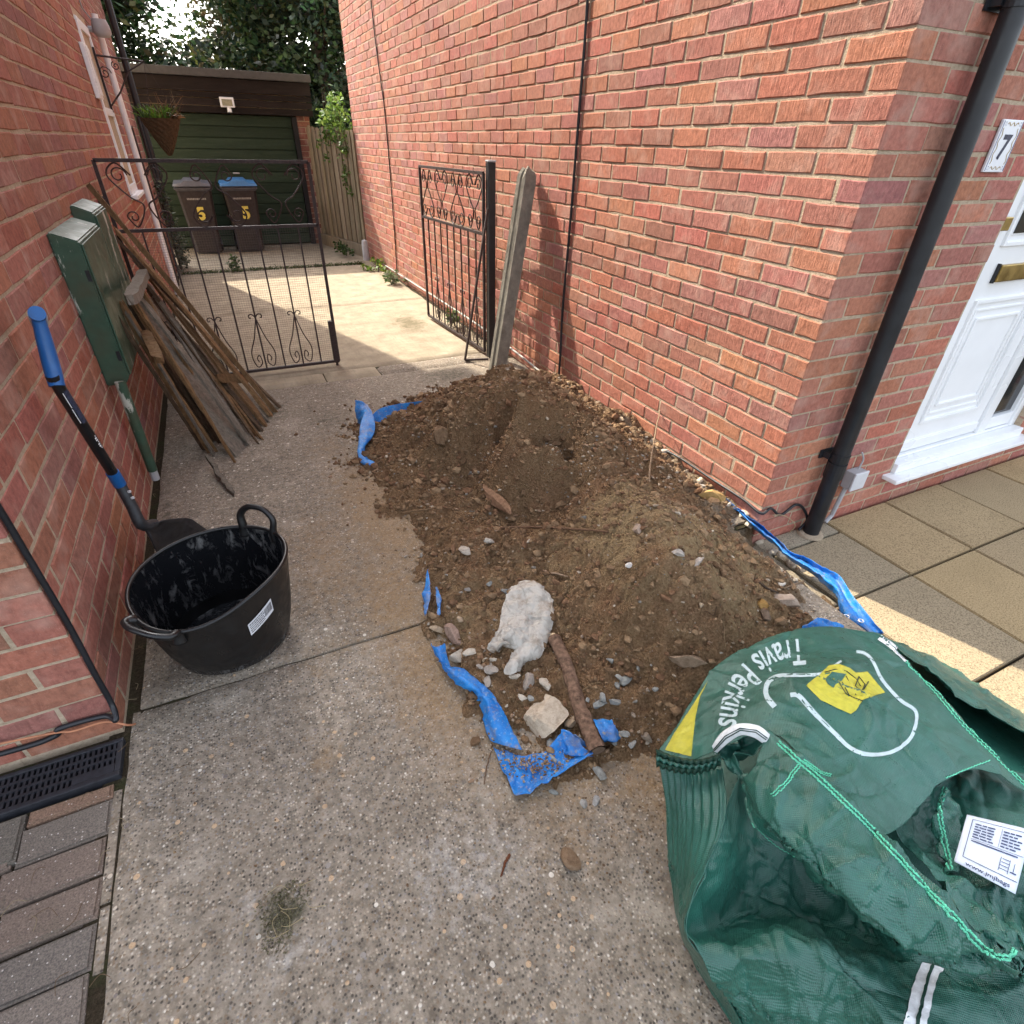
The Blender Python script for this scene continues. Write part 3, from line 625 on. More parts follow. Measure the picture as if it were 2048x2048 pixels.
for i in range(13):
    f = i / 12; r = .145 * (1 - f) ** .85 + .008; rows.append([c + Vector(((r + .006 * ((j + i) % 2)) * math.cos(2 * math.pi * j / n), (r + .006 * ((j + i) % 2)) * math.sin(2 * math.pi * j / n), -.27 * f)) for j in range(n + 1)])
mb.grid(rows); obj('basket', mb, plain('wicker', (.06, .038, .022), .9, .15, var=.5, scale=60, bump=.6), t)
mb = MB()
for k in range(3):
    a = k * 2.1; mb.tube([c + Vector((.14 * math.cos(a), .14 * math.sin(a), 0)), Vector((x1, by, 1.93))], .0025, 4)
obj('chains', mb, IRON, t)
def blades(n, c, rad, h0, h1, spread, cols, w=.004, seed=1, droop=.3):
    r = random.Random(seed); mb = MB()
    for _ in range(n):
        a = r.uniform(0, 6.28); q = rad * math.sqrt(r.random()); b = Vector(c) + Vector((q * math.cos(a), q * math.sin(a), 0)); h = r.uniform(h0, h1)
        d = Vector((r.gauss(0, spread), r.gauss(0, spread), 1)).normalized(); s_ = d.orthogonal().normalized(); s_.rotate(Matrix.Rotation(r.uniform(0, 6.28), 3, d)); k = r.choice(cols); j = r.uniform(.8, 1.2); mb.col = (k[0] * j, k[1] * j, k[2] * j, 1)
        P = [b, b + d * h * .4, b + d * h * .75 + Vector((d.x, d.y, -.1)) * h * droop, b + d * h * .95 + Vector((d.x, d.y, -.5)) * h * droop * 1.6]
        ww = [w, w * .9, w * .6, w * .1]; vs_ = []
        for p, q in zip(P, ww): vs_ += [p - s_ * q, p + s_ * q]
        mb.add(vs_, [(0, 1, 3, 2), (2, 3, 5, 4), (4, 5, 7, 6)])
    return mb
def mk_leaf(name, trans=.25):
    t = NT(name, .6, .3); c = t.attr('Col'); c2 = t.mix(t.rng(t.noise(30, 3), .3, .7), t.mix(1., c, (.7, .7, .7), 'MULTIPLY'), c)
    t.done(c2); t.b.inputs['Subsurface Weight'].default_value = 0
    tr = t.n('BsdfTranslucent'); t.L(c2, tr.inputs[0]); mx = t.n('MixShader'); mx.inputs[0].default_value = trans
    out = [n for n in t.t.nodes if n.type == 'OUTPUT_MATERIAL'][0]; t.L(t.b.outputs[0], mx.inputs[1]); t.L(tr.outputs[0], mx.inputs[2]); t.L(mx.outputs[0], out.inputs[0]); return t.mat
M_LEAF = mk_leaf('foliage')
obj('grass_tuft', blades(170, c + Vector((-.02, 0, -.01)), .11, .06, .16, .45, [(.10, .20, .02), (.15, .26, .03), (.07, .14, .02)], .006, 3), M_LEAF, t, vcol=True)
obj('dry_stems', blades(26, c + Vector((.06, 0, -.01)), .1, .12, .30, .25, [(.16, .11, .06), (.22, .13, .07)], .003, 4), M_LEAF, t, vcol=True)
obj('dead_leaves', blades(50, c + Vector((.1, 0, 0)), .06, .04, .09, .9, [(.26, .13, .06), (.14, .10, .05)], .010, 5), M_LEAF, t, vcol=True)
# ================================================================ wrought-iron gates
def scroll(cx, cz, r, a0, turns, sgn, n=26):
    return [(cx + r * (1 - .72 * i / n) * math.cos(a0 + sgn * turns * 2 * math.pi * i / n), cz + r * (1 - .72 * i / n) * math.sin(a0 + sgn * turns * 2 * math.pi * i / n)) for i in range(n + 1)]
def gate(name, label, org, ux, W, z0, zm, z1, nbar, mesh, lyres):
    t = thing(name, label, 'gate', org); org = Vector(org); ux = Vector(ux).normalized(); nx = Vector((-ux.y, ux.x, 0))
    P = lambda a, z, d=0.: org + ux * a + Vector((0, 0, z - org.z)) + nx * d
    def bar(mb, a0, zz0, a1, zz1, r=.0085): mb.tube([P(a0, zz0), P(a1, zz1)], r * 1.2, 4)
    for nm, q in (('stile', (0, z0, 0, z1)), ('stile', (W, z0, W, z1)), ('top_rail', (0, z1, W, z1)), ('middle_rail', (0, zm, W, zm)), ('bottom_rail', (0, z0, W, z0))):
        mb = MB(); bar(mb, *q, .011); obj(nm, mb, IRON, t)
    for i in range(1, nbar): mb = MB(); bar(mb, W * i / nbar, z0 + .01, W * i / nbar, zm - .01, .0058); obj('upright', mb, IRON, t)
    hh = z1 - zm; pw = W / lyres
    for i in range(lyres):                       # paired lyre scrolls in the top panel
        cx = pw * (i + .5); flip = 1 if i % 2 == 0 else -1; mb = MB()
        for s in (-1, 1):
            r = min(pw * .22, hh * .17)
            zt, zb_ = (z1 - r - .012, zm + r + .012)
            if flip < 0: wide, thin = zb_, zt
            else: wide, thin = zt, zb_
            kw, kt = pw * .25, pw * .14
            c1 = [(cx + s * (kw) + s * r * .0 + x, z) for x, z in scroll(0, wide, r, math.pi if s > 0 else 0, 1.35, -s if flip > 0 else s)]
            c2 = [(cx + s * kt + x, z) for x, z in scroll(0, thin, r * .8, 0 if s < 0 else math.pi, 1.35, s if flip > 0 else -s)]
            path = [(cx + s * (kw + r) * 1.0, wide)]
            # outer sweep from the wide end to the thin end
            sw = spline([(cx + s * kw - s * r, wide, 0), (cx + s * kw, wide + flip * r, 0), (cx + s * (kw + r * .9), wide, 0), (cx + s * kw * .75, (wide + thin) / 2, 0), (cx + s * .012, thin + flip * r * .9, 0), (cx + s * (kt + r * .3), thin - flip * r * .85, 0), (cx + s * (kt + r), thin, 0)], 40)
            mb.tube([P(p.x, p.y) for p in sw], .0046, 5)
            mb.tube([P(a, z) for a, z in scroll(cx + s * kw, wide, r * .72, math.pi if s > 0 else 0, 1.1, -s if flip > 0 else s)], .004, 5)
            mb.tube([P(a, z) for a, z in scroll(cx + s * (kt + r * .45), thin, r * .55, 0 if s > 0 else math.pi, 1.1, s if flip > 0 else -s)], .004, 5)
        obj('scroll', mb, IRON, t)
    for a in [W * i / nbar for i in range(1, nbar, 2)]:      # spade scrolls along the bottom
        mb = MB(); k = W / nbar * .62; zt = z0 + .36
        for s in (-1, 1):
            sw = spline([(a, zt, 0), (a + s * k * .45, zt - .13, 0), (a + s * k * .98, z0 + .12, 0), (a + s * k * .72, z0 + .025, 0), (a + s * k * .25, z0 + .05, 0), (a + s * k * .35, z0 + .105, 0), (a + s * k * .6, z0 + .085, 0), (a + s * k * .5, z0 + .06, 0)], 34)
            mb.tube([P(p.x, p.y) for p in sw], .0038, 5)
            sw = spline([(a, zt, 0), (a + s * .018, zt + .025, 0), (a + s * .04, zt + .02, 0), (a + s * .038, zt + .002, 0), (a + s * .028, zt + .005, 0)], 14)
            mb.tube([P(p.x, p.y) for p in sw], .0038, 5)
        obj('spade_scroll', mb, IRON, t)
    if mesh:
        mb = MB(); st = .0145; q = .0007
        for i in range(int(W / st)): a = st * (i + .5); mb.tube([P(a, z0, .012), P(a, zm, .012)], q, 3, caps=False)
        for i in range(int((zm - z0) / st)): z = z0 + st * (i + .5); mb.tube([P(0, z, .0128), P(W, z, .0128)], q, 3, caps=False)
        obj('wire_mesh', mb, plain('mesh_wire', (.10, .085, .07), .6, .3), t, kind='stuff')
    return t, P
a = WY(188, 316, 4.27); b = WY(622, 328, 4.27); br_ = WY(672, 732, 4.27)
gt, GP = gate('wrought_iron_gate', 'closed black iron gate with wire mesh hung on the left wall', (-.525, 4.27, .03), (1.145, 0, 0), 1.145, .035, .95, 1.305, 9, True, 3)
mb = MB(); mb.tube([GP(1.13, -.02), GP(1.13, .3)], .010, 6); mb.bbox((.585, 4.255, .03), (.625, 4.29, .33), .004); obj('drop_bolt', mb, IRON, gt)
mb = MB(); mb.tube([(-.525, 4.27, 1.12), (XL + .0, 4.25, 1.12)], .012, 6); mb.tube([(-.555, 4.22, 1.09), (-.555, 4.22, 1.16)], .012, 6); mb.tube([(-.525, 4.27, .30), (XL + .0, 4.25, .30)], .012, 6); obj('hinge', mb, IRON, gt)
p0, p1 = Vector((1.735, 4.075, .03)), Vector((1.672, 5.30, .03))
g2, _ = gate('wrought_iron_gate', 'open black iron gate leaf folded back against the sunlit wall', p0, p1 - p0, (p1 - p0).length, .035, .88, 1.255, 9, False, 4)
t = thing('gate_post', 'square black gate post standing by the sunlit wall', 'post', (1.765, 4.02, 0))
mb = MB(); mb.bbox((1.74, 3.995, 0), (1.793, 4.048, 1.32), .004); obj('shaft', mb, BLACKP, t); mb = MB(); mb.bbox((1.737, 3.992, 1.321), (1.796, 4.051, 1.333), .004); obj('cap', mb, GREYP, t)
# slanting bar with foot and mesh, behind the concrete post
t = thing('mesh_panel', 'thin dark metal mesh frame leaning beside the concrete post', 'frame', (1.535, 4.0, 0))
A, B, C = Vector((1.535, 4.0, .008)), Vector((1.715, 3.955, .008)), Vector((1.72, 3.965, 1.05))
mb = MB(); mb.tube([A, C], .010, 4); obj('slanting_bar', mb, IRON, t); mb = MB(); mb.tube([A, B], .010, 4); obj('foot_bar', mb, IRON, t)
mb = MB()
for i in range(1, 60):
    f = i / 60; mb.tube([A.lerp(C, f), B.lerp(C, f)], .0008, 3, caps=False)
obj('wire_mesh', mb, plain('mesh_wire_rust', (.06, .04, .03), .7, .3), t, kind='stuff')
# ---- concrete fence post leaning on the wall
def mk_conc():
    t = NT('cast_concrete', .95, .15); n = t.noise(18, 6, .65); f = t.noise(300, 3, .8); v = t.vor(220)
    c = t.ramp(n, [(.3, (.15, .137, .112)), (.55, (.235, .215, .175)), (.8, (.34, .31, .25))]); c = t.mix(t.rng(f, .58, .8, 0, .7), c, (.08, .075, .065)); return t.done(c, t.bump(t.math('ADD', f, v), .6, .004))
M_CONC = mk_conc()
base = Vector((1.62, 3.60, -.03)); topp = Vector((1.890, 3.70, 1.30))
ax = (topp - base).normalized(); sx = Vector((1, 0, 0)); sx = (sx - ax * sx.dot(ax)).normalized(); sy = ax.cross(sx)
q = Matrix.Rotation(.12, 3, ax); sx = q @ sx; sy = q @ sy
if sy.y > 0: pass
w2 = .046; s2 = .015; d2 = .016
prof = [(-w2, -w2), (w2, -w2), (w2, w2), (-w2, w2)]
prof = [(-w2, -w2), (w2, -w2), (w2, w2), (-w2, w2), (-w2, s2), (-w2 + d2, s2 * .8), (-w2 + d2, -s2 * .8), (-w2, -s2)]
mb = MB(); L_ = (topp - base).length
lev = [(0, 1), (L_ - .07, 1), (L_ - .045, .93), (L_ - .022, .72), (L_ - .012, .62), (L_, .3)]
rq = random.Random(4); rows = [[base + ax * (l + (rq.uniform(-.012, .012) if l > .5 else 0)) + sx * x * k * (rq.uniform(.9, 1.06) if l > 1.2 else 1) + sy * y * k for x, y in prof] for l, k in lev]; n = len(prof); vs_ = [p for r in rows for p in r]; fs = []
for i in range(len(rows) - 1):
    for j in range(n): fs.append((i * n + j, i * n + (j + 1) % n, (i + 1) * n + (j + 1) % n, (i + 1) * n + j))
fs.append(tuple((len(rows) - 1) * n + j for j in range(n))); mb.add(vs_, fs)
tag(obj('concrete_post', mb, M_CONC), 'slotted concrete fence post leaning against the sunlit brick wall', 'post')
# ================================================================ bins
def wheelie(label, px0, px1, pyt, lid, ang, seed):
    y = 9.78; xa = WY(px0, 490, y).x; xb = WY(px1, 490, y).x; cx = (xa + xb) / 2; t = thing('wheelie_bin', label, 'bin', (cx, y, 0), None)
    R_ = Matrix.Rotation(ang, 3, 'Z'); O = Vector((cx, y + .0, 0)); zt = .86
    T = lambda x, yy, z: O + R_ @ Vector((x, yy, z))
    wb, wt, db, dt = .17, .215, .36, .44; mb = MB(); rows = []
    for z, f in ((.03, 0), (.1, .05), (.45, .5), (.80, 1), (zt - .05, 1.05)):
        w_ = wb + (wt - wb) * f; y0 = .06 * (1 - f); y1 = y0 + db + (dt - db) * f; k = .03
        rows.append([T(-w_ + k, y0, z), T(w_ - k, y0, z), T(w_, y0 + k, z), T(w_, y1, z), T(-w_, y1, z), T(-w_, y0 + k, z), T(-w_ + k, y0, z)])
    mb.grid(rows); o = obj('body', mb, BIN, t); autosmooth(o, 30)
    mb = MB(); bm = bmesh.new(); bmesh.ops.create_cube(bm, size=1.)
    for v in bm.verts: v.co = Vector((v.co.x * .48, .23 + v.co.y * .52, zt - .025 + v.co.z * .06))
    bmesh.ops.bevel(bm, geom=bm.edges[:], offset=.02, segments=3, affect='EDGES'); mb.bm(bm, Matrix.Translation(O) @ R_.to_4x4()); autosmooth(obj('rim', mb, BIN2, t))
    mb = MB(); rows = []
    for x, z in ((-.24, .01), (-.225, .035), (-.13, .04), (-.095, .07), (.095, .07), (.13, .04), (.225, .035), (.24, .01)):
        rows.append([T(x, -.05, zt + .005), T(x, -.035, zt + z), T(x, .25, zt + z + .03), T(x, .47, zt + z), T(x, .49, zt + .0)])
    mb.grid(rows); autosmooth(obj('lid', mb, lid, t), 45)
    for s in (-1, 1):
        mb = MB(); mb.tube([T(s * .14, .38, .1), T(s * .195, .38, .1)], .09, 16); obj('wheel', mb, BLACKP, t)
    mb = MB(); text_on(mb, '5', T(.02, .005, .46), R_ @ Vector((1, 0, 0)), Vector((0, -.07, 1)).normalized(), .215, .009); obj('number', mb, YEL, t)
    return t, T, R_
BIN = plain('bin_brown', (.040, .030, .028), .6, .35, var=.2); BIN2 = plain('bin_rim', (.085, .08, .085), .6, .35, var=.2)
YEL = plain('yellow_print', (.75, .60, .12), .6, .3, var=.05); BLUEP = plain('blue_plastic', (.06, .19, .40), .45, .4, var=.12); GREYLID = plain('grey_lid', (.12, .12, .135), .5, .4, var=.15)
PALE = plain('pale_print', (.34, .32, .29), .7, .2, var=.05)
for lab, a, b, lid, ang in (('brown wheelie bin with grey lid and yellow number five', 378, 452, GREYLID, -.02), ('brown wheelie bin with bright blue lid and yellow number five', 474, 532, BLUEP, .03)):
    t, T, R_ = wheelie(lab, a, b, 375, lid, ang, 1)
    mb = MB(); rr = random.Random(3)
    x = -.11
    while x < .12: l = rr.uniform(.008, .02); mb.add([T(x, .008, .70), T(x + l, .008, .70), T(x + l, .006, .722), T(x, .006, .722)], [(0, 1, 2, 3)]); x += l + .005
    x = -.035
    while x < .06: l = rr.uniform(.012, .02); mb.add([T(x, .018, .60), T(x + l, .018, .60), T(x + l, .016, .622), T(x, .016, .622)], [(0, 1, 2, 3)]); x += l + .006
    obj('small_print', mb, PALE, t)
# ================================================================ fence between the right house and the garage
M_FENCE = mk_wood('weathered_fence', (.20, .155, .105), (.34, .275, .19), (1, 1, .1), 34)
f0, f1_ = Vector((1.93, 8.9, 0)), Vector((gx1 - .06, YG - .02, 0)); fd = f1_ - f0; fl_ = fd.length; fu = fd.normalized(); fn = Vector((-fu.y, fu.x, 0))
if fn.x > 0: fn = -fn
t = thing('wooden_fence', 'weathered vertical board fence between the right house and the garage', 'fence', f0)
nb = 19
for i in range(nb):
    a = fl_ * i / nb; w_ = fl_ / nb - .010; h = 1.55 + random.uniform(-.02, .02) + .05 * (i / nb); off = .012 * (i % 2); mb = MB(); k = random.uniform(.72, 1.25); mb.col = (k, k * random.uniform(.95, 1.02), k * random.uniform(.88, 1.02), 1)
    q0 = f0 + fu * a + fn * off; mb.prism([q0 + Vector((0, 0, .17)), q0 + fu * w_ + Vector((0, 0, .17)), q0 + fu * w_ + Vector((0, 0, h)), q0 + Vector((0, 0, h + random.uniform(-.01, .01)))], fn * .011)
    obj('board', mb, M_FENCE, t, vcol=True)
mb = MB(); mb.prism([f0 - fn * .02, f1_ - fn * .02, f1_ - fn * .02 + Vector((0, 0, 1.5)), f0 - fn * .02 + Vector((0, 0, 1.5))], fn * .015); mb.col = (.4, .4, .4, 1); obj('backing', mb, M_FENCE, t, vcol=True)
mb = MB(); mb.prism([f0 + fn * .026, f1_ + fn * .026, f1_ + fn * .026 + Vector((0, 0, .165)), f0 + fn * .026 + Vector((0, 0, .165))], fn * .03); mb.col = (.75, .78, .7, 1); obj('gravel_board', mb, M_FENCE, t, vcol=True)
c = G(736, 522)
mb = MB(); mb.lathe([(.045, 0), (.045, .22), (.036, .26), (.001, .275)], (1.85, 8.62, 0), 14)
tag(autosmooth(obj('pipe_stub', mb, plain('pale_grey_pipe', (.52, .52, .52), .6, .3, var=.1)), 50), 'short rounded pale grey stub post at the corner of the right house', 'post')
# ================================================================ planting
def leaves(mb, r, c, rad, n, size, cols, flat=1.0):
    for _ in range(n):
        d = Vector((r.gauss(0, 1), r.gauss(0, 1), r.gauss(0, 1))); d = d.normalized() * rad * (r.random() ** .45); d.z *= flat
        p = Vector(c) + d; u = Vector((r.gauss(0, 1), r.gauss(0, 1), r.gauss(0, .6))).normalized(); v = u.orthogonal().normalized(); v.rotate(Matrix.Rotation(r.uniform(0, 6.28), 3, u)); s = size * r.uniform(.6, 1.4)
        k = r.choice(cols); j = r.uniform(.65, 1.3); mb.col = (k[0] * j, k[1] * j, k[2] * j, 1)
        mb.add([p, p + u * s * .5 + v * s * .3, p + u * s, p + u * s * .5 - v * s * .3], [(0, 1, 2, 3)])
BARK = plain('bark', (.075, .055, .04), .95, .1, var=.4, scale=40, bump=.8)
def tree(name, label, x, y, h, rx, rz, zc, n, cols, seed, lsize=.11, clumps=60):
    r = random.Random(seed); t = thing(name, label, 'tree', (x, y, 0), 'trees behind the garage')
    mb = MB(); mb.tube([(x, y, -.1), (x + .1, y, h * .3), (x - .05, y + .1, h * .62), (x, y, h * .95)], [.17, .13, .09, .02], 9)
    for i in range(9):
        z = h * r.uniform(.2, .8); a = r.uniform(0, 6.28); l = rx * r.uniform(.5, 1.0); d = Vector((math.cos(a), math.sin(a), r.uniform(.1, .7)))
        mb.tube([Vector((x, y, z)), Vector((x, y, z)) + d * l * .5, Vector((x, y, z)) + d * l + Vector((0, 0, r.uniform(-.1, .2)))], [.05, .03, .008], 6)
    obj('trunk', mb, BARK, t, smooth=True)
    mb = MB()
    for i in range(clumps):
        a = r.uniform(0, 6.28); zz = r.uniform(-1, 1); q = math.sqrt(max(0, 1 - zz * zz)) * (r.random() ** .4)
        c = Vector((x + rx * q * math.cos(a), y + rx * q * math.sin(a), zc + rz * zz)); cr = r.uniform(.35, .75); cc = [tuple(v * r.uniform(.7, 1.2) for v in k) for k in cols]
        leaves(mb, r, c, cr, n // clumps, lsize, cc, .75)
    obj('crown', mb, M_LEAF, t, vcol=True)
    return t
DK = [(.036, .062, .026), (.050, .080, .034), (.026, .046, .024), (.085, .10, .035)]; OL = [(.075, .10, .036), (.11, .125, .042), (.05, .07, .028), (.16, .15, .055)]; YG_ = [(.11, .13, .03), (.16, .17, .04), (.06, .08, .025)]
tree('evergreen_tree', 'dense dark evergreen tree rising behind the left end of the garage', -1.6, 15.4, 4.6, 2.0, 1.6, 2.3, 26000, DK, 1, .13, 110)
tree('evergreen_tree', 'dark evergreen tree behind the middle of the garage roof', 1.9, 16.4, 6.6, 1.9, 2.7, 3.2, 24000, DK + OL[:1], 2, .13, 110)
tree('leafy_tree', 'taller olive green tree filling the gap beside the right house', 3.1, 17.6, 8.6, 2.0, 3.4, 4.4, 26000, OL, 3, .12, 120)
tree('leafy_tree', 'yellowish green tree whose top shows against the sky left of centre', 1.9, 19.5, 8.6, 1.5, 2.4, 5.2, 14000, OL + YG_, 4, .12, 70)
tree('evergreen_tree', 'dark low tree tucked behind the fence and garage corner', 2.7, 14.4, 4.6, 1.4, 2.1, 2.2, 18000, DK, 5, .11, 90)
tree('leafy_tree', 'far dark tree behind the house at the left edge of the garage', -5.0, 20.0, 9.5, 2.4, 4.2, 4.6, 11000, DK, 6, .14)
t = thing('climbing_shrub', 'bright green sunlit shrub spilling over the board fence', 'shrub', (2.0, 9.6, 0)); r = random.Random(9); mb = MB()
for i in range(26):
    f = r.random(); leaves(mb, r, (1.88 + r.gauss(0, .07) - .1 * f, 9.1 + .9 * f, 1.45 + r.gauss(.10, .2)), .13, 46, .06, [(.10, .19, .03), (.16, .27, .045), (.06, .12, .025), (.22, .30, .07)])
for i in range(8): leaves(mb, r, (1.86, 9.05 + r.uniform(0, .3), r.uniform(.8, 1.4)), .08, 40, .045, [(.08, .15, .03), (.13, .2, .04)])
obj('foliage', mb, M_LEAF, t, vcol=True)
mb = MB()
for i in range(7): mb.tube([(1.97, 9.3 + i * .12, .2), (1.9 - .02 * i, 9.3 + i * .13, 1.2), (1.82, 9.25 + i * .15, 1.75 + .05 * i)], [.012, .009, .003], 5)
obj('stems', mb, BARK, t)
def weed(label, x, y, rad, h, n, cols, seed, group=None, ls=.05):
    r = random.Random(seed); t = thing('weed', label, 'weed', (x, y, 0), group); mb = MB()
    for i in range(max(3, n // 25)): leaves(mb, r, (x + r.gauss(0, rad * .5), y + r.gauss(0, rad * .7), h * r.uniform(.2, .8)), rad * .45, 22, ls, cols, .8)
    obj('leaves', mb, M_LEAF, t, vcol=True); mb = MB()
    for i in range(6): a = r.uniform(0, 6.28); mb.tube([(x, y, 0), (x + .3 * rad * math.cos(a), y + .3 * rad * math.sin(a), h * .5), (x + .7 * rad * math.cos(a), y + .7 * rad * math.sin(a), h * r.uniform(.6, 1))], [.004, .003, .001], 4)
    obj('stems', mb, BARK, t)
weed('sunlit lime green weed at the foot of the right wall near the stub post', 1.80, 7.75, .13, .14, 130, [(.20, .30, .03), (.28, .36, .05), (.10, .18, .03)], 1)
weed('broad pale leaved weed along the right wall beyond the gate leaf', 1.78, 6.95, .14, .20, 190, [(.10, .18, .06), (.18, .24, .10), (.22, .24, .15)], 2)
weed('dark weed clump at the foot of the board fence', 1.66, 9.05, .16, .22, 170, [(.04, .08, .02), (.07, .12, .03)], 3)
weed('small weed growing in the far joint of the drive', .12, 8.42, .13, .17, 110, [(.05, .09, .03), (.08, .12, .04)], 4)
weed('low weed by the wall behind the open gate leaf', 1.80, 4.9, .09, .15, 90, [(.07, .13, .03), (.15, .2, .08)], 5)
mb = blades(700, (0, 0, 0), .001, .02, .07, .7, [(.05, .09, .025), (.08, .11, .03), (.12, .12, .05)], .006, 8); r = random.Random(5)
for k in range(700):
    dx = r.uniform(-.5, 1.75); dy = 8.37 + r.gauss(0, .02)
    for q in range(8): v = mb.v[k * 8 + q]; mb.v[k * 8 + q] = (v[0] + dx, v[1] + dy, v[2])
obj('joint_weeds', mb, M_LEAF, None, vcol=True, kind='stuff')['label'] = 'line of small weeds in the far joint of the drive'
t = thing('ivy', 'thin ivy climbing the far end of the left wall', 'ivy', (-.5, 8.7, 0)); mb = MB(); r = random.Random(12)
for i in range(24): z = r.uniform(.02, .95); leaves(mb, r, (-.50 + r.uniform(0, .10) * (1 - z * .7), 8.6 + r.gauss(0, .1), z), .07, 26, .04, [(.05, .075, .04), (.09, .11, .07), (.035, .055, .025), (.16, .18, .13)])
obj('leaves', mb, M_LEAF, t, vcol=True); mb = MB(); mb.tube([(-.5, 8.6, 0), (-.52, 8.62, .5), (-.53, 8.66, 1.0)], [.01, .008, .003], 5); obj('stem', mb, BARK, t)
# ================================================================ pile of old boards leaning on the left wall
WOODS = {'brown': mk_wood('old_brown_wood', (.10, .055, .026), (.235, .14, .068), (1, 1, .35), 60), 'grey': mk_wood('weathered_grey_wood', (.11, .092, .072), (.235, .20, .16), (1, 1, .35), 60), 'dark': mk_wood('rotten_dark_wood', (.05, .033, .02), (.12, .08, .05), (1, 1, .35), 45)}
def plank(name, label, top, bot, w, th, kind, seed, face=None, ragged=.11, rgs=None):
    r = random.Random(seed); top = Vector(top); bot = Vector(bot); d = (bot - top); L = d.length; d = d / L
    wv = Vector(face or (.15, 1, .1)); wv = (wv - d * wv.dot(d)).normalized(); nv = d.cross(wv).normalized()
    if nv.x < 0: nv = -nv
    n = 26; rows = []; mb = MB(); k = r.uniform(.75, 1.2); mb.col = (k, k, k, 1)
    bow = r.uniform(-.012, .012); rg = rgs if rgs is not None else min(.42, .009 / w + .06)
    e1 = [0.]; e2 = [0.]
    for _ in range(n): e1.append(e1[-1] * .7 + r.uniform(-.7, .7)); e2.append(e2[-1] * .7 + r.uniform(-.9, .7) - (r.random() < .08) * 1.5)
    for i in range(n + 1):
        f = i / n; c = top + d * L * f + nv * bow * math.sin(math.pi * f)
        tap = 1.0
        if f < .04: tap = .75
        if f > .94: tap = 1 - (f - .94) / .06 * r.uniform(.2, .6)
        a = w / 2 * tap * (1 + rg * e1[i]); b = w / 2 * tap * (1 + rg * e2[i]); tt = th / 2 * (1 + .15 * e1[(i * 3) % n])
        rows.append([c - wv * a + nv * tt, c - wv * a * .3 + nv * tt * 1.06, c + wv * b * .4 + nv * tt * .96, c + wv * b + nv * tt, c + wv * b - nv * tt, c - wv * a - nv * tt, c - wv * a + nv * tt])
    # splintered ends
    for q in range(7): rows[0][q] = rows[0][q] - d * r.uniform(0, ragged * .5); rows[-1][q] = rows[-1][q] + d * r.uniform(-ragged * .3, ragged * .5)
    mb.grid(rows); m_ = len(mb.v)
    mb.f.append(tuple(range(5, -1, -1))); mb.f.append(tuple(m_ - 7 + q for q in range(6))); mb.c += [mb.col] * 2; mb.mi += [0, 0]
    o = obj(name, mb, WOODS[kind], vcol=True); tag(o, label, 'plank', 'old boards leaning on the left wall')
    return o
PL = [  # label, top px + x, bottom px, width, thickness, kind
 ('long thin brown batten, topmost and highest of the leaning boards', (192, 388, -.515), (551, 824, 0), .028, .03, 'brown', (0.1, 1, 0)),
 ('long brown board just under the topmost batten', (240, 470, -.51), (543, 832, 0), .05, .02, 'brown', (.2, 1, 0)),
 ('brown board with a split edge, third from the iron gate side', (262, 505, -.50), (532, 852, 0), .06, .018, 'brown', (.3, 1, 0)),
 ('narrow dark board in the middle of the leaning pile', (285, 560, -.48), (523, 862, 0), .05, .018, 'dark', (.3, 1, 0)),
 ('pale brown board ending nearest the iron gate foot', (300, 585, -.46), (512, 872, 0), .045, .016, 'brown', (.3, 1, 0)),
 ('grey weathered board with bright edge in the middle of the pile', (300, 575, -.45), (498, 890, 0), .07, .016, 'grey', (.25, 1, .1)),
 ('wide grey board with a jagged lower edge, front of the pile', (285, 600, -.43), (480, 905, 0), .15, .018, 'grey', (.45, 1, .1)),
 ('grey split board lying on the wide jagged one', (275, 590, -.40), (492, 880, .03), .06, .014, 'grey', (.3, 1, 0)),
 ('dark rotten board near the meter box', (262, 610, -.46), (440, 885, 0), .06, .02, 'dark', (.3, 1, 0)),
 ('brown rotten board, nearest to the meter box', (250, 620, -.45), (420, 905, 0), .05, .022, 'brown', (.3, 1, 0)),
 ('thin dark stick at the near side of the pile', (245, 650, -.46), (408, 900, 0), .022, .018, 'dark', (.3, 1, 0)),
 ('dark board deep inside the pile', (290, 620, -.52), (470, 850, 0), .12, .018, 'dark', (.3, 1, 0)),
 ('narrow brown batten crossing over the wide jagged board', (280, 575, -.41), (455, 870, .02), .03, .02, 'brown', (.3, 1, 0)),
 ('splintered brown lath beside the narrow dark board', (305, 590, -.47), (525, 880, 0), .025, .014, 'brown', (.3, 1, 0)),
 ('dark lath just behind the topmost batten', (235, 480, -.53), (560, 815, 0), .04, .016, 'dark', (.2, 1, 0)),
 ('brown lath between the wide jagged board and the rotten boards', (270, 615, -.44), (462, 900, 0), .035, .016, 'brown', (.3, 1, 0)),
 ('dark board under the rotten boards at the near side', (255, 630, -.50), (430, 880, 0), .10, .018, 'dark', (.35, 1, 0)),
 ('thin pale lath on the near side of the pile above the loose stick', (262, 640, -.43), (428, 912, .0), .018, .012, 'grey', (.3, 1, 0)),
 ('orange brown lath with a splintered end in front of the wide jagged board', (272, 605, -.385), (470, 925, 0), .024, .012, 'brown', (.4, 1, 0)),
 ('dark splinter lying over the grey weathered board', (310, 600, -.43), (515, 885, .01), .018, .012, 'dark', (.4, 1, 0)),
 ('grey splinter near the iron gate end of the pile', (275, 530, -.49), (538, 845, 0), .02, .012, 'grey', (.4, 1, 0)),
 ('brown splinter between the rotten boards', (258, 625, -.44), (432, 900, .01), .018, .014, 'brown', (.4, 1, 0)),
 ('dark wide board at the back against the wall', (300, 600, -.53), (500, 830, 0), .14, .018, 'dark', (.2, 1, 0)),
]
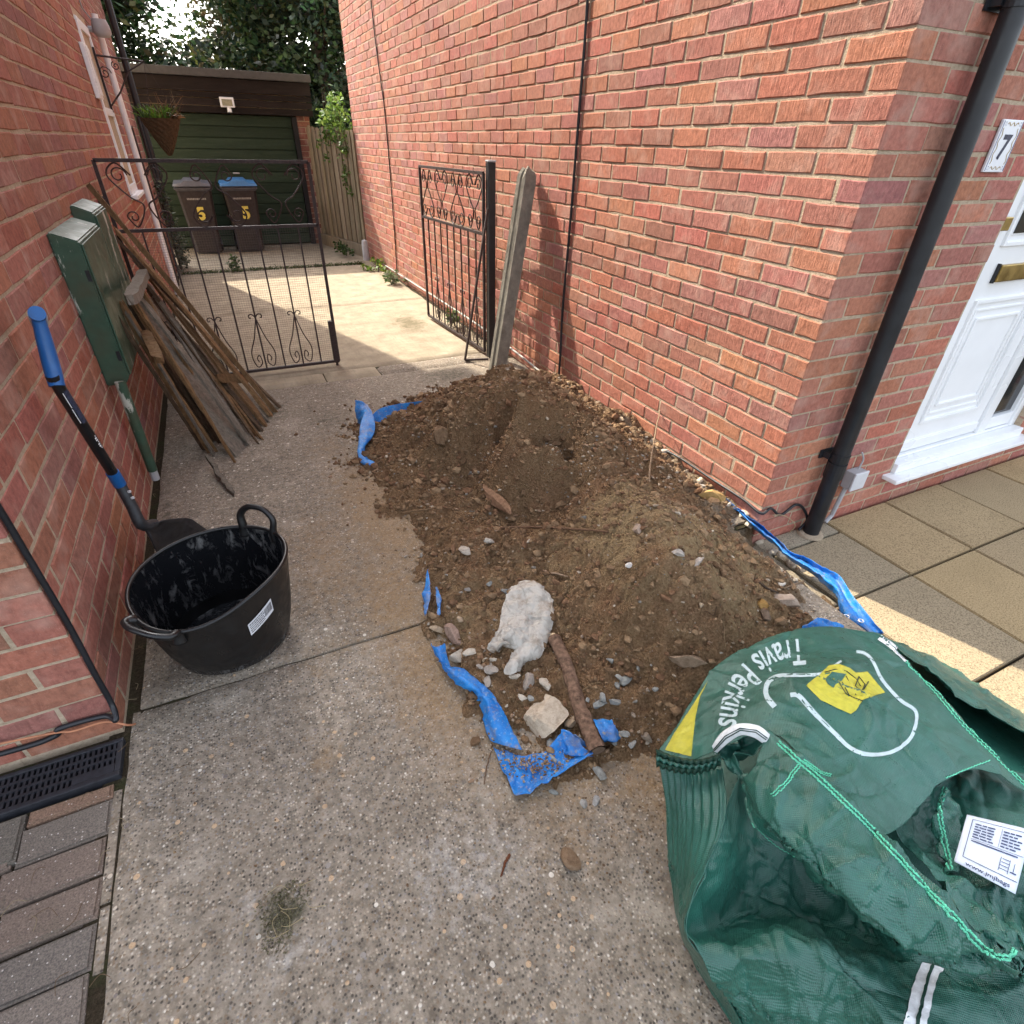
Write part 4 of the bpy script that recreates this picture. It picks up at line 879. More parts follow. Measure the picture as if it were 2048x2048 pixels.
for i, (lab, a, b, w_, th, kd, fc) in enumerate(PL):
    plank('plank', lab, WX(*a), G(*b), w_ * .8, th * .85, kd, i + 1, fc)
# short pieces
plank('plank', 'short grey stick lying on the drive below the pile', G(418, 918, .06), G(465, 983, .008), .025, .018, 'grey', 31, (.5, 1, 0))
plank('plank', 'short orange brown board piece lying across the pile near the gate', G(436, 756, .26), G(497, 757, .18), .055, .014, 'brown', 32, (0, .6, 1), .02, .03)
plank('plank', 'pale whitewashed offcut on top of the pile beside the meter box', WX(288, 545, -.42), WX(262, 600, -.36), .05, .035, 'grey', 33, (1, .3, 0), .012, .03)
plank('plank', 'broken brown offcut with a red and white label on the near side of the pile', WX(292, 668, -.40), WX(318, 720, -.34), .045, .03, 'brown', 34, (1, .3, 0), .03, .06)
# ================================================================ shovel
def mk_shovel():
    B1 = plain('shovel_blue', (.008, .085, .27), .42, .45, var=.15); S1 = plain('shovel_steel', (.030, .030, .033), .5, .45, .3, var=.4, scale=40); SH = plain('shovel_shaft', (.008, .008, .009), .35, .45, var=.2)
    top = WX(62, 645, -.495); nk = WX(112, 765, -.475); col = WX(233, 958, -.46); soc = WX(284, 1050, -.44); tip = G(345, 1100, .015)
    t = thing('shovel', 'black long handled shovel with blue grip leaning on the left wall', 'shovel', (soc.x, soc.y, 0))
    d = (col - nk).normalized(); cr = WX(75, 628, -.46)
    mb = MB(); mb.tube([nk - d * .02, col], .0155, 14); autosmooth(obj('shaft', mb, SH, t), 50)
    shd = d; d = (nk - WX(74, 628, -.47)).normalized()   # the grip bends upright from the shaft
    # grip: socket that opens into a D with a round cross bar
    side = Vector((-.22, 1.0, .05)); side = (side - d * side.dot(d)).normalized()
    mb = MB(); mb.tube(spline([nk + d * .01, nk - d * .04, nk - d * .09 - side * .012, nk - d * .135 - side * .026, nk - d * .165 - side * .038], 14), [.0185, .019, .02, .02, .02, .0195, .019, .0185, .018, .017, .016, .0155, .0155, .0155], 12)
    mb.tube(spline([nk - d * .02, nk - d * .06 + side * .018, nk - d * .12 + side * .036, nk - d * .165 + side * .042], 12), [.015] * 12, 10)
    e0 = nk - d * .165 + side * .055; e1 = nk - d * .165 - side * .058; mb.tube([e0, e1], .0185, 14); o = obj('grip', mb, B1, t); autosmooth(o, 50)
    mb = MB(); mb.tube([e0 - side * .03, e1 + side * .025], .0196, 14); autosmooth(obj('grip_sleeve', mb, GREYP, t), 50)
    d = shd
    mb = MB(); mb.tube([col - d * .03, col + d * .025], .0185, 14); autosmooth(obj('collar', mb, B1, t), 50)
    sk = col + d * .025; neck = soc
    mb = MB(); mb.tube(spline([sk, sk.lerp(neck, .55), neck, neck + Vector((.03, .05, -.03))], 12), [.0168, .0168, .017, .0172, .0175, .018, .0185, .019, .019, .018, .016, .012], 12); autosmooth(obj('socket', mb, S1, t), 50)
    for f in (.15, .3): 
        p = sk.lerp(neck, f) + Vector((.017, -.012, 0)); mb = MB(); mb.lathe([(.001, .003), (.005, .002), (.006, -.003)], p, 10); obj('rivet', mb, GREYP, t)
    # blade
    b0 = neck + Vector((.0, .02, -.02)); fw = (Vector((-.345, 2.10, .012)) - b0); Lb = fw.length; fw.normalize(); sd = fw.cross(Vector((.55, -.75, .35))).normalized(); nn = sd.cross(fw).normalized()
    rows = []
    for i in range(11):
        f = i / 10; hw = .018 + .085 * min(1, f * 2.2) ** .8; row = []
        if f > .85: hw *= 1 - (f - .85) * 1.2
        for j in range(9): s = j / 8 * 2 - 1; row.append(b0 + fw * Lb * f * (1 - .06 * s * s * (f > .8)) + sd * s * hw + nn * (.03 * s * s * (1 - .5 * f)))
        rows.append(row)
    mb = MB(); mb.grid(rows); o = obj('blade', mb, S1, t, smooth=True); md = o.modifiers.new('thick', 'SOLIDIFY'); md.thickness = .003
    # sticker and white lettering along the shaft
    vn = (Vector(CAM) - nk); vn = (vn - d * vn.dot(d)).normalized(); sd2 = d.cross(vn)
    mb = MB(); rows = []
    for i in range(9):
        p = nk.lerp(col, .06 + .30 * i / 8); rows.append([p + (vn * math.cos(a) + sd2 * math.sin(a)) * .0158 for a in (-1.15, -.9, -.65, -.4, -.15)])
    mb.grid(rows); obj('sticker', mb, plain('dark_sticker', (.03, .035, .06), .5, .3, var=.5, scale=200), t)
    mb = MB(); rows = []
    for s0, a0, a1, aa in ((.075, .0, .48, -.05), (.2, .52, 1., .02)): 
        rows = [[nk.lerp(col, .07 + .28 * f) + (vn * math.cos(a) + sd2 * math.sin(a)) * .0161 for a in (aa, aa + .12)] for f in np.linspace(a0, a1, 6)]; mb.grid(rows)
    for i in range(7):
        f = .5 + .14 * i / 7; a0 = -1.0; p = nk.lerp(col, f); p2 = nk.lerp(col, f + .013); mb.grid([[q + (vn * math.cos(a) + sd2 * math.sin(a)) * .0161 for a in np.linspace(-.95, -.95 + (.42 if i % 3 else .2), 4)] for q in (p, p2)])
    obj('lettering', mb, plain('white_print', (.7, .7, .7), .6, .3, var=.03), t)
mk_shovel()
# ================================================================ rubber tub
def mk_tub_mat():
    t = NT('black_rubber', .38, .45); n = t.noise(16, 6, .65); f = t.noise(60, 4, .7, vec=t.mapv(t.pos(), (1, 1, .3)))
    c = t.mix(t.rng(n, .5, .8, 0, .4), (.0045, .0045, .005), (.022, .021, .02)); c = t.mix(t.rng(f, .66, .8, 0, .2), c, (.10, .09, .08))
    return t.done(c, t.bump(n, .25, .004), t.rng(n, .35, .7, .25, .6))
def mk_tub_in():
    t = NT('dirty_tub_inside', .3, .5); n = t.noise(26, 6, .75, vec=t.mapv(t.pos(), (1, 1, .4)), dist=.5); f = t.noise(90, 4, .7)
    c = t.mix(t.rng(n, .53, .66, 0, .75), (.006, .0065, .008), (.22, .215, .21)); c = t.mix(t.rng(f, .7, .82), c, (.4, .38, .36)); c = t.mix(t.rng(f, .3, .6, .5, 0), c, (.01, .01, .012)); return t.done(c, t.bump(n, .5, .006), t.rng(n, .5, .7, .22, .7))
TUB = mk_tub_mat(); TUBI = mk_tub_in()
tc = Vector((-.250, 1.610, 0)); rc_ = Vector((-.247, 1.552, .335))
t = thing('rubber_tub', 'black flexible rubber builders tub with two handles standing on the drive', 'bucket', tc)
def tub_pt(f, a, dr=0.):
    c = tc.lerp(Vector((rc_.x, rc_.y, 0)), f); r = .186 + .029 * f ** .8 + dr
    ex = 1 + .06 * f * math.cos(2 * (a - .55)); wob = .004 * math.sin(3 * a + 1) * f
    dip = -.030 * f * max(0, math.cos(a - 4.25)) ** 3 + .008 * f * math.cos(a - 1.05)
    return Vector((c.x + (r * ex + wob) * math.cos(a), c.y + (r * ex + wob) * math.sin(a), .335 * f + dip * f))
N = 56
rows = [[tub_pt(f, 2 * math.pi * j / N, -.02 * (1 - f) ** 6) for j in range(N + 1)] for f in np.linspace(0, 1, 16)]
mb = MB(); mb.grid(rows); mb.add([tub_pt(0, 2 * math.pi * j / N, -.02) for j in range(N)], [tuple(range(N))]); o = obj('body', mb, TUB, t, smooth=True)
rows = [[tub_pt(f, 2 * math.pi * j / N, -.007) + Vector((0, 0, .012 * (1 - f))) for j in range(N + 1)] for f in np.linspace(0, 1, 16)]
mb = MB(); mb.grid(rows); rr = [[tc + (p - tc) * k + Vector((0, 0, .004)) for p in rows[0]] for k in (1, .66, .33, .02)]; mb.grid(rr); obj('inside', mb, TUBI, t, smooth=True)
mb = MB(); mb.tube([tub_pt(1, 2 * math.pi * j / N, -.003) for j in range(N + 1)], .0065, 8, caps=False); obj('rim', mb, TUB, t, smooth=True)
def handle(a, hgt, out, sp, lean):
    p0 = tub_pt(1, a - sp); p1 = tub_pt(1, a + sp); mid = (p0 + p1) / 2; o_ = Vector((math.cos(a), math.sin(a), 0)); u = Vector((0, 0, hgt)) + o_ * out
    P = [p0 - Vector((0, 0, .035)), p0, p0 + u * .55 + (p0 - mid) * .06, p0.lerp(p1, .22) + u * .93, p0.lerp(p1, .5) + u, p0.lerp(p1, .78) + u * .93, p1 + u * .55 + (p1 - mid) * .06, p1, p1 - Vector((0, 0, .035))]
    mb = MB(); k = 34; rad = [.0092 + .006 * abs(2 * i / (k - 1) - 1) ** 3 for i in range(k)]; mb.tube(spline(P, k), rad, 10, flat=1.25); obj('handle', mb, TUB, t, smooth=True)
handle(.80, .078, .012, .25, 0); handle(3.98, .018, .042, .30, 0)
# label: white sticker with lines of print and a bar code
P0, P1 = G(478, 1242, .23), G(538, 1205, .23)
a0, a1 = -1.05, -.80
rows = [[tub_pt(f, a, .0022) for a in np.linspace(a0 - .06 + .05 * 0, a1 + .12, 10)] for f in np.linspace(.60, .72, 4)]
def lab_pt(u, v, d=.002): return tub_pt(.53 + .17 * v + .10 * u, -1.2 + .46 * u, d)
mb = MB(); mb.grid([[lab_pt(u, v) for u in np.linspace(0, 1, 12)] for v in np.linspace(0, 1, 4)]); lb = obj('sticker', mb, plain('white_sticker', (.62, .63, .66), .5, .3, var=.04), t)
mb = MB(); r = random.Random(2)
for i in range(5):
    v = .15 + .16 * i; u = .05
    while u < .58: l = r.uniform(.02, .07); mb.grid([[lab_pt(u, v, .0026), lab_pt(u + l, v, .0026)], [lab_pt(u, v + .07, .0026), lab_pt(u + l, v + .07, .0026)]]); u += l + .015
u = .64
while u < .95: l = r.uniform(.006, .02); mb.grid([[lab_pt(u, .25, .0026), lab_pt(u + l, .25, .0026)], [lab_pt(u, .85, .0026), lab_pt(u + l, .85, .0026)]]); u += l + r.uniform(.008, .016)
obj('sticker_print', mb, plain('black_ink', (.05, .05, .06), .7, .2), lb)
# ================================================================ drain grate
t = thing('drain_grate', 'black slotted channel drain grate along the left house front', 'drain', (-.7, 1.25, 0))
mb = MB(); x0, x1, y0, y1 = -1.35, -.556, 1.198, 1.322
GR = plain('grate_plastic', (.020, .021, .026), .5, .4, var=.3, scale=60)
mb.bbox((x0, y0, -.03), (x1, y0 + .016, .004), .003); mb.bbox((x0, y1 - .012, -.03), (x1, y1, .004), .003); mb.bbox((x1 - .014, y0 + .016, -.03), (x1, y1 - .012, .0035), .003)
obj('frame', mb, GR, t)
for i in range(1, 4): mb = MB(); y = y0 + .016 + (y1 - y0 - .028) * i / 4; mb.box((x0, y - .0035, -.02), (x1 - .014, y + .0035, .002)); obj('rail', mb, GR, t)
n = 62
for i in range(n):
    x = x0 + (x1 - x0 - .014) * (i + .5) / n; mb = MB(); mb.box((x - .0032, y0 + .016, -.018), (x + .0032, y1 - .012, .0008)); obj('slat', mb, GR, t)
mb = MB(); mb.bbox((x1 - .11, y0 + .0165, -.017), (x1 - .0145, y0 + .042, .0025), .002); obj('blank_corner', mb, GR, t)
mb = MB(); mb.box((x0, y0 + .002, -.0435), (x1, y1 - .002, -.04)); obj('channel', mb, plain('drain_dark', (.006, .006, .006), .9, .1), t)
# ================================================================ cables
def cable(name, label, pts, r, mat, n=60, clips=None):
    mb = MB(); mb.tube(spline(pts, n), r, 8); o = obj(name, mb, mat); tag(autosmooth(o, 60), label, 'cable'); return o
def wl_(px, py, x=XL + .008): return WX(px, py, x)
def fl__(px, py, y=YFL - .008): return WY(px, py, y)
cable('black_cable', 'thick black cable running down the corner of the left house to the drain', [wl_(-60, 930), wl_(0, 1020), wl_(60, 1120), wl_(140, 1255), wl_(188, 1345), wl_(222, 1405), wl_(229, 1428) + Vector((.004, -.02, -.004)), Vector((XL - .02, YFL - .012, .082)), Vector((XL - .12, YFL - .010, .085)), fl__(110, 1472), fl__(0, 1508), Vector((-1.3, YFL - .008, .10))], .0075, BLACKP, 90)
cable('orange_wire', 'thin orange brown wire along the foot of the left house', [G(270, 1448, .012), G(255, 1450, .05), Vector((XL - .02, YFL - .024, .072)), fl__(150, 1462) + Vector((0, -.01, .012)), fl__(70, 1475) + Vector((0, -.006, .01)), Vector((-1.2, YFL - .01, .16))], .003, plain('copper_wire', (.40, .17, .09), .6, .3))
rw = lambda px, py, x=XR - .008: WX(px, py, x)
cable('wall_cable', 'black cable hanging down the sunlit wall to the soil heap', [Vector((XR - .012, 3.2, 4.8)), Vector((XR - .012, 3.21, 3.0)), rw(1175, 0), rw(1160, 200), rw(1140, 450), rw(1125, 620), rw(1121, 700), Vector((XR - .02, 3.2, .02))], .0075, BLACKP)
cable('wall_cable', 'thin dark cable on the far part of the sunlit wall', [Vector((XR - .008, 7.35, 4.8)), rw(742, 0), rw(770, 230), rw(788, 450), Vector((XR - .008, 7.33, .02))], .006, BLACKP)
cable('floor_cable', 'black cable along the foot of the sunlit wall to the house corner', [Vector((XR - .03, 2.15, .05)), Vector((XR - .022, 1.95, .075)), Vector((XR - .014, 1.7, .07)), Vector((XR - .014, 1.48, .072)), Vector((XR - .014, YF - .012, .062)), Vector((XR + .04, YF - .014, .075)), WY(1561, 1030, YF - .02), WY(1590, 1010, YF - .02), WY(1606, 1016, YF - .02), WY(1614, 1040, YF - .025), Vector((PX - .05, PY + .03, ZP + .02))], .0065, BLACKP, 80)
cable('grey_conduit', 'pair of pale thin pipes along the foot of the sunlit wall', [Vector((XR - .025, 8.2, .06)), Vector((XR - .03, 6.5, .075)), Vector((XR - .03, 5.0, .085)), Vector((XR - .035, 4.0, .075)), Vector((XR - .04, 3.3, .04))], .008, plain('pale_pipe', (.30, .285, .26), .6, .3), 70)
cable('loop_wire', 'thin loose wire at the foot of the right house corner', [WY(1545, 1030, YF - .02), WY(1570, 1032, YF - .03), WY(1590, 1050, YF - .04), Vector((PX - .1, PY + .04, ZP + .01))], .0022, plain('buff_wire', (.35, .25, .15), .7, .2), 24)
for lab, z, yy in (('', 0, 0),): pass
# ================================================================ number plaque, junction box
pc = WY(2004, 293, YF - .006)
t = thing('number_plaque', 'white ceramic house number seven plaque with blue floral border', 'sign', pc)
hw, hh = .062, .078; yq = YF - .002; cx, cz = pc.x - .0, pc.z
mb = MB(); mb.bbox((cx - hw, yq - .010, cz - hh), (cx + hw, yq, cz + hh), .003); pl = obj('tile', mb, plain('glazed_ceramic', (.74, .75, .78), .18, .5, var=.03), t)
mb = MB(); text_on(mb, '7', (cx, yq - .0105, cz - .036), (1, 0, 0), (0, 0, 1), .10, .003); obj('numeral', mb, plain('navy_glaze', (.012, .014, .05), .25, .5), t)
mb = MB(); BL = plain('blue_glaze', (.03, .035, .16), .3, .4); OC = plain('ochre_glaze', (.40, .30, .16), .3, .4)
for sx_ in (-1, 1):
    mb.box((cx + sx_ * (hw - .006) - .0012, yq - .0108, cz - hh + .004), (cx + sx_ * (hw - .006) + .0012, yq - .0101, cz + hh - .004))
    for sz_ in (-1, 1):
        for k in range(5): a = k * 1.2566; mb.add([Vector((cx + sx_ * (hw - .018) + .007 * math.cos(a + q), yq - .0109, cz + sz_ * (hh - .013) + .007 * math.sin(a + q) * w_)) for q, w_ in ((0, 1), (.35, .8), (.7, 1), (.35, .2))], [(0, 1, 2, 3)])
obj('border_flowers', mb, BL, t)
mb = MB()
for sx_ in (-1, 1):
    P = [Vector((cx + sx_ * (hw - .018) + .004 * math.sin(i * 1.1), yq - .0105, cz - hh + .025 + (2 * hh - .05) * i / 16)) for i in range(17)]; mb.tube(P, .0014, 4)
for sz_ in (-1, 1): mb.tube([Vector((cx - hw + .03 + (2 * hw - .06) * i / 12, yq - .0105, cz + sz_ * (hh - .013) + .005 * math.sin(i * 1.3))) for i in range(13)], .0014, 4)
obj('border_vine', mb, OC, t)
c = WY(1708, 957, YF - .03)
t = thing('junction_box', 'small pale grey junction box low on the right house front beside the downpipe', 'box', c)
mb = MB(); mb.bbox((c.x - .045, YF - .05, c.z - .045), (c.x + .045, YF - .003, c.z + .045), .006); obj('back_box', mb, GREYP, t)
mb = MB(); mb.bbox((c.x - .048, YF - .062, c.z - .048), (c.x + .048, YF - .0505, c.z + .048), .006); obj('cover', mb, plain('pale_grey_cover', (.55, .55, .57), .5, .4, var=.05), t)
mb = MB(); mb.tube([(c.x - .03, YF - .025, c.z - .045), (c.x - .05, YF - .025, ZP + .04), (c.x - .09, YF - .03, ZP + .012)], .011, 8); mb.tube(spline([(c.x + .02, YF - .02, c.z + .04), (c.x + .03, YF - .02, c.z + .09), (c.x + .01, YF - .012, c.z + .13)], 10), .004, 6); obj('tails', mb, GREYP, t)
# ================================================================ soil heap
def mk_soil():
    t = NT('soil', 1., .05); P = t.pos(); n = t.noise(16, 5, .65); f = t.noise(120, 5, .8); b = t.noise(4.5, 4); a = t.sep(t.attr('Col'))
    dark = t.ramp(f, [(.28, (.105, .062, .032)), (.5, (.24, .148, .080)), (.72, (.37, .248, .145))])
    lite = t.ramp(f, [(.28, (.19, .125, .066)), (.5, (.345, .240, .130)), (.72, (.46, .345, .205))])
    red = t.ramp(f, [(.28, (.13, .072, .039)), (.5, (.275, .158, .088)), (.75, (.39, .242, .146))])
    m = t.rng(t.math('ADD', a[0], t.math('MULTIPLY', t.math('SUBTRACT', n, .5), 1.0)), .35, .65)
    c = t.mix(m, dark, lite); c = t.mix(t.rng(b, .52, .68, 0, .8), c, red); c = t.mix(t.math('MULTIPLY', a[1], t.rng(n, .3, .6)), c, t.ramp(f, [(.3, (.20, .16, .11)), (.7, (.38, .31, .23))]))
    v = t.vor(120); vs_ = t.n('TexVoronoi'); t.L(P, vs_.inputs['Vector']); vs_.inputs['Scale'].default_value = 150
    sp = t.math('MULTIPLY', t.rng(t.sep(vs_.outputs['Color'])[0], .955, .965), t.rng(vs_.outputs['Distance'], .32, .22)); c = t.mix(sp, c, (.36, .31, .25))
    h = t.math('ADD', t.math('MULTIPLY', n, 1.3), t.math('ADD', f, t.math('MULTIPLY', v, -.6)))
    return t.done(c, t.bump(h, 1., .02))
M_SOIL = mk_soil()
CP = [((1010, 746), .42), ((1060, 756), .36), ((962, 770), .37), ((905, 795), .29), ((870, 812), .19), ((1100, 790), .34), ((1150, 825), .27), ((1085, 830), .37), ((1030, 820), .39), ((980, 830), .32), ((920, 850), .26), ((860, 860), .16), ((800, 870), .09), ((750, 865), .03),
      ((1060, 882), .315), ((1110, 892), .30), ((1155, 885), .28), ((1005, 890), .21), ((1022, 935), .08), ((1080, 952), .085), ((1125, 955), .11), ((940, 900), .15), ((880, 920), .10), ((820, 930), .06), ((760, 940), .025), ((705, 945), .008),
      ((1180, 930), .26), ((1230, 940), .23), ((1130, 985), .12), ((1050, 1000), .08), ((960, 970), .06), ((880, 990), .045), ((800, 1010), .02), ((1210, 985), .26), ((1270, 985), .26), ((1250, 1020), .34), ((1310, 1040), .37), ((1350, 1090), .36), ((1180, 1050), .19), ((1120, 1080), .11), ((1040, 1080), .07), ((940, 1080), .045), ((860, 1090), .02),
      ((1290, 1120), .33), ((1220, 1130), .22), ((1160, 1160), .13), ((1400, 1130), .30), ((1350, 1200), .28), ((1280, 1230), .21), ((1440, 1200), .24), ((1200, 1250), .12), ((1120, 1220), .07), ((1380, 1290), .19), ((1300, 1320), .13), ((1220, 1340), .08), ((1140, 1340), .045), ((1500, 1180), .15), ((1460, 1110), .18), ((1400, 1040), .18), ((1530, 1240), .09), ((1480, 1270), .13), ((1600, 1200), .02), ((1560, 1150), .05), ((1330, 1420), .07), ((1230, 1430), .04), ((1330, 1000), .20), ((1290, 940), .17), ((1240, 880), .17),
      ((1040, 1170), .05), ((960, 1160), .04), ((900, 1190), .025), ((880, 1250), .02), ((980, 1270), .04), ((1050, 1300), .04), ((940, 1330), .015), ((1000, 1400), .02), ((1080, 1400), .025), ((1150, 1440), .02), ((1050, 1490), .012), ((1150, 1520), .008), ((1250, 1510), .012), ((1320, 1490), .02)]
pts = [tuple(G(p[0], p[1], z)) for p, z in CP]
for y_, z_ in ((3.45, .02), (3.3, .06), (2.95, .10), (2.75, .07), (2.5, .09), (2.27, .10), (2.0, .05), (1.7, .03), (1.5, .0)): pts.append((1.935, y_, z_))
for p in ((650, 950), (620, 1040), (660, 1120), (770, 1090), (780, 1160), (815, 1260), (880, 1340), (920, 1440), (970, 1560), (1080, 1620), (1200, 1610), (1320, 1600), (690, 830), (790, 800), (870, 770), (640, 870)): pts.append(tuple(G(*p, -.028)))
for p in ((1.0, 3.75), (1.3, 3.75), (1.6, 3.72), (1.85, 3.72), (1.5, .6), (1.75, .62), (.9, .55), (1.2, .58)): pts.append((p[0], p[1], -.015))
for p in ((1.95, 1.33), (1.985, 1.1), (1.985, .9), (1.95, .72)): pts.append((p[0], p[1], -.11))
PA = np.array(pts); n_ = len(PA)
D = np.hypot(PA[:, None, 0] - PA[None, :, 0], PA[:, None, 1] - PA[None, :, 1])
ker = lambda d: np.where(d > 0, d * d * np.log(d + 1e-12), 0)
A_ = np.zeros((n_ + 3, n_ + 3)); A_[:n_, :n_] = ker(D) + .0003 * np.eye(n_); A_[:n_, n_:] = np.c_[np.ones(n_), PA[:, :2]]; A_[n_:, :n_] = A_[:n_, n_:].T
sol = np.linalg.solve(A_, np.r_[PA[:, 2], 0, 0, 0])
SX0, SX1, SY0, SY1, SS = .02, 2.06, .42, 3.85, .008
gx = np.arange(SX0, SX1, SS); gy = np.arange(SY0, SY1, SS); GX, GY = np.meshgrid(gx, gy, indexing='ij')
Q = np.c_[GX.ravel(), GY.ravel()]; Z = np.zeros(len(Q))
for k in range(0, len(Q), 8000):
    q = Q[k:k + 8000]; Z[k:k + 8000] = ker(np.hypot(q[:, None, 0] - PA[None, :, 0], q[:, None, 1] - PA[None, :, 1])) @ sol[:n_] + sol[n_] + q @ sol[n_ + 1:]
Z = Z.reshape(GX.shape)
coneness = blob(GX, GY, 1.28, 1.22, .34, .38)            # front cone is finer, smoother soil
back = blob(GX, GY, 1.35, 2.8, .5, .6)
amp = 1 - .62 * coneness
rid = 1 - np.abs(fbm(GX * 9, GY * 9, 41, 3))
clod = np.maximum(0, vnoise(GX * 17 + 3, GY * 17, 51) - .55) * 2.2
Z0 = Z.copy()
Z = Z + amp * (.036 * fbm(GX * 7, GY * 7, 21, 5, .55) + .016 * fbm(GX * 30, GY * 30, 33, 3, .6) + .03 * clod * (.4 + back)) + .055 * back * (rid - .72)
bil = np.abs(fbm(GX * 11 + 7, GY * 11, 81, 3, .6)); bil2 = np.abs(fbm(GX * 27, GY * 27 + 5, 83, 2, .6))
crk = np.exp(-np.abs(fbm(GX * 6.5, GY * 6.5, 87, 4, .6)) * 42)          # cracks and slump edges
fade = np.clip(Z0 / .06, 0, 1)
Z += fade * ((.045 * (bil - .22) + .022 * (bil2 - .2)) * (1 - .45 * coneness) - .022 * crk)
Z += np.where(Z0 < .03, -.004, 0)
Z += .008 * fade * (vnoise(GX * 62, GY * 62, 61) - .5) + .006 * fade * (vnoise(GX * 110, GY * 110, 63) - .5)
Z = np.where(Z < .02, .02 + (Z - .02) * 1.3, Z)
def zs(x, y):
    i = min(max((x - SX0) / SS, 0), len(gx) - 1.001); j = min(max((y - SY0) / SS, 0), len(gy) - 1.001); a, b = int(i), int(j); u, v = i - a, j - b
    return Z[a, b] * (1 - u) * (1 - v) + Z[a + 1, b] * u * (1 - v) + Z[a, b + 1] * (1 - u) * v + Z[a + 1, b + 1] * u * v
def on_soil(px, py):
    p = G(px, py, 0); z = 0
    for _ in range(14): z = .5 * z + .5 * max(zs(p.x, p.y), (ZP if p.x > 1.79 else -.007) if p.y < 1.39 else 0.); p = G(px, py, z)
    return p
mb = MB(); ny = len(gy); keepv = {}
floor = np.where((GX > 1.79) & (GY < 1.39), ZP + .001, np.where(GY < 1.418, -.012, -.001))
ok = (Z > floor - .012) & ~((GX > 1.934) & (GY > 1.372))
idx = -np.ones(GX.shape, int)
quads = ok[:-1, :-1] | ok[1:, :-1] | ok[:-1, 1:] | ok[1:, 1:]
use = np.zeros(GX.shape, bool)
for a, b in ((0, 0), (1, 0), (0, 1), (1, 1)): use[a:GX.shape[0] - 1 + a, b:GX.shape[1] - 1 + b] |= quads
idx[use] = np.arange(use.sum())
jx = .35 * SS * (vnoise(GX * 300, GY * 300, 71) - .5); jy = .35 * SS * (vnoise(GX * 300, GY * 300, 72) - .5)
mb.v = list(zip((GX + jx)[use], (GY + jy)[use], np.maximum(Z, floor - .012)[use]))
I, Jn = np.nonzero(quads); mb.f = [(idx[i, j], idx[i + 1, j], idx[i + 1, j + 1], idx[i, j + 1]) for i, j in zip(I, Jn)]; mb.mi = [0] * len(mb.f)
heap = obj('soil_heap', mb, M_SOIL); tag(heap, 'long heap of loose brown soil with clods and gravel along the sunlit wall', 'soil')
at_ = heap.data.color_attributes.new('Col', 'FLOAT_COLOR', 'POINT'); cc = np.ones((len(mb.v), 4)); cc[:, 0] = np.clip(.16 + .9 * coneness + .35 * blob(GX, GY, .55, 1.3, .3, .4), 0, 1)[use]; cc[:, 1] = np.clip(blob(GX, GY, 1.9, 2.1, .10, .9) + .8 * blob(GX, GY, 1.75, 1.1, .09, .35) + .8 * blob(GX, GY, 1.80, 1.45, .08, .3), 0, 1)[use]; cc[:, 2] = 0
at_.data.foreach_set('color', cc.ravel()); heap.data.polygons.foreach_set('use_smooth', [True] * len(heap.data.polygons)); WLOC[heap.name] = Matrix.Identity(4)
# ---- stones
def mk_stone():
    t = NT('stone', .95, .15); a = t.attr('Col'); n = t.noise(60, 5, .65); f = t.noise(300, 3); c = t.mix(t.rng(n, .3, .7), t.mix(1., a, (.62, .58, .54), 'MULTIPLY'), t.mix(1., a, (1.15, 1.15, 1.15), 'MULTIPLY')); c = t.mix(t.rng(n, .58, .74, 0, .65), c, (.17, .115, .07)); return t.done(c, t.bump(t.math('ADD', n, f), .7, .005))
M_STONE = mk_stone()
def stone_mesh(mb, c, r, col, rnd, sub=2, elong=1.0, flat=.7, ang=None):
    bm = bmesh.new(); bmesh.ops.create_icosphere(bm, subdivisions=sub, radius=1.); o = Vector((rnd.uniform(0, 50), rnd.uniform(0, 50), rnd.uniform(0, 50)))
    pl = [(Vector((rnd.gauss(0, 1), rnd.gauss(0, 1), rnd.gauss(0, 1))).normalized(), rnd.uniform(.42, .78)) for _ in range(10)]
    for v in bm.verts:
        p = v.co.copy()
        for nrm, d in pl:
            k = p.dot(nrm) - d
            if k > 0: p -= nrm * k * .97
        p *= 1 + .16 * mnoise.noise(p * 2.2 + o) + .05 * mnoise.noise(p * 6 + o); v.co = p
    a = rnd.uniform(0, 6.28) if ang is None else ang
    Mx = Matrix.Translation(Vector(c)) @ Matrix.Rotation(a, 4, 'Z') @ Matrix.Rotation(rnd.uniform(-.3, .3), 4, 'X') @ Matrix.Diagonal((r * elong, r / math.sqrt(elong), r * flat, 1))
    mb.col = (*col, 1); mb.bm(bm, Mx)
RS = random.Random(21)
PAL = (.50, .44, .36); GRY = (.27, .275, .26); BUF = (.38, .29, .20); BRN = (.17, .11, .065); OCH = (.48, .32, .13); PNK = (.34, .24, .19)
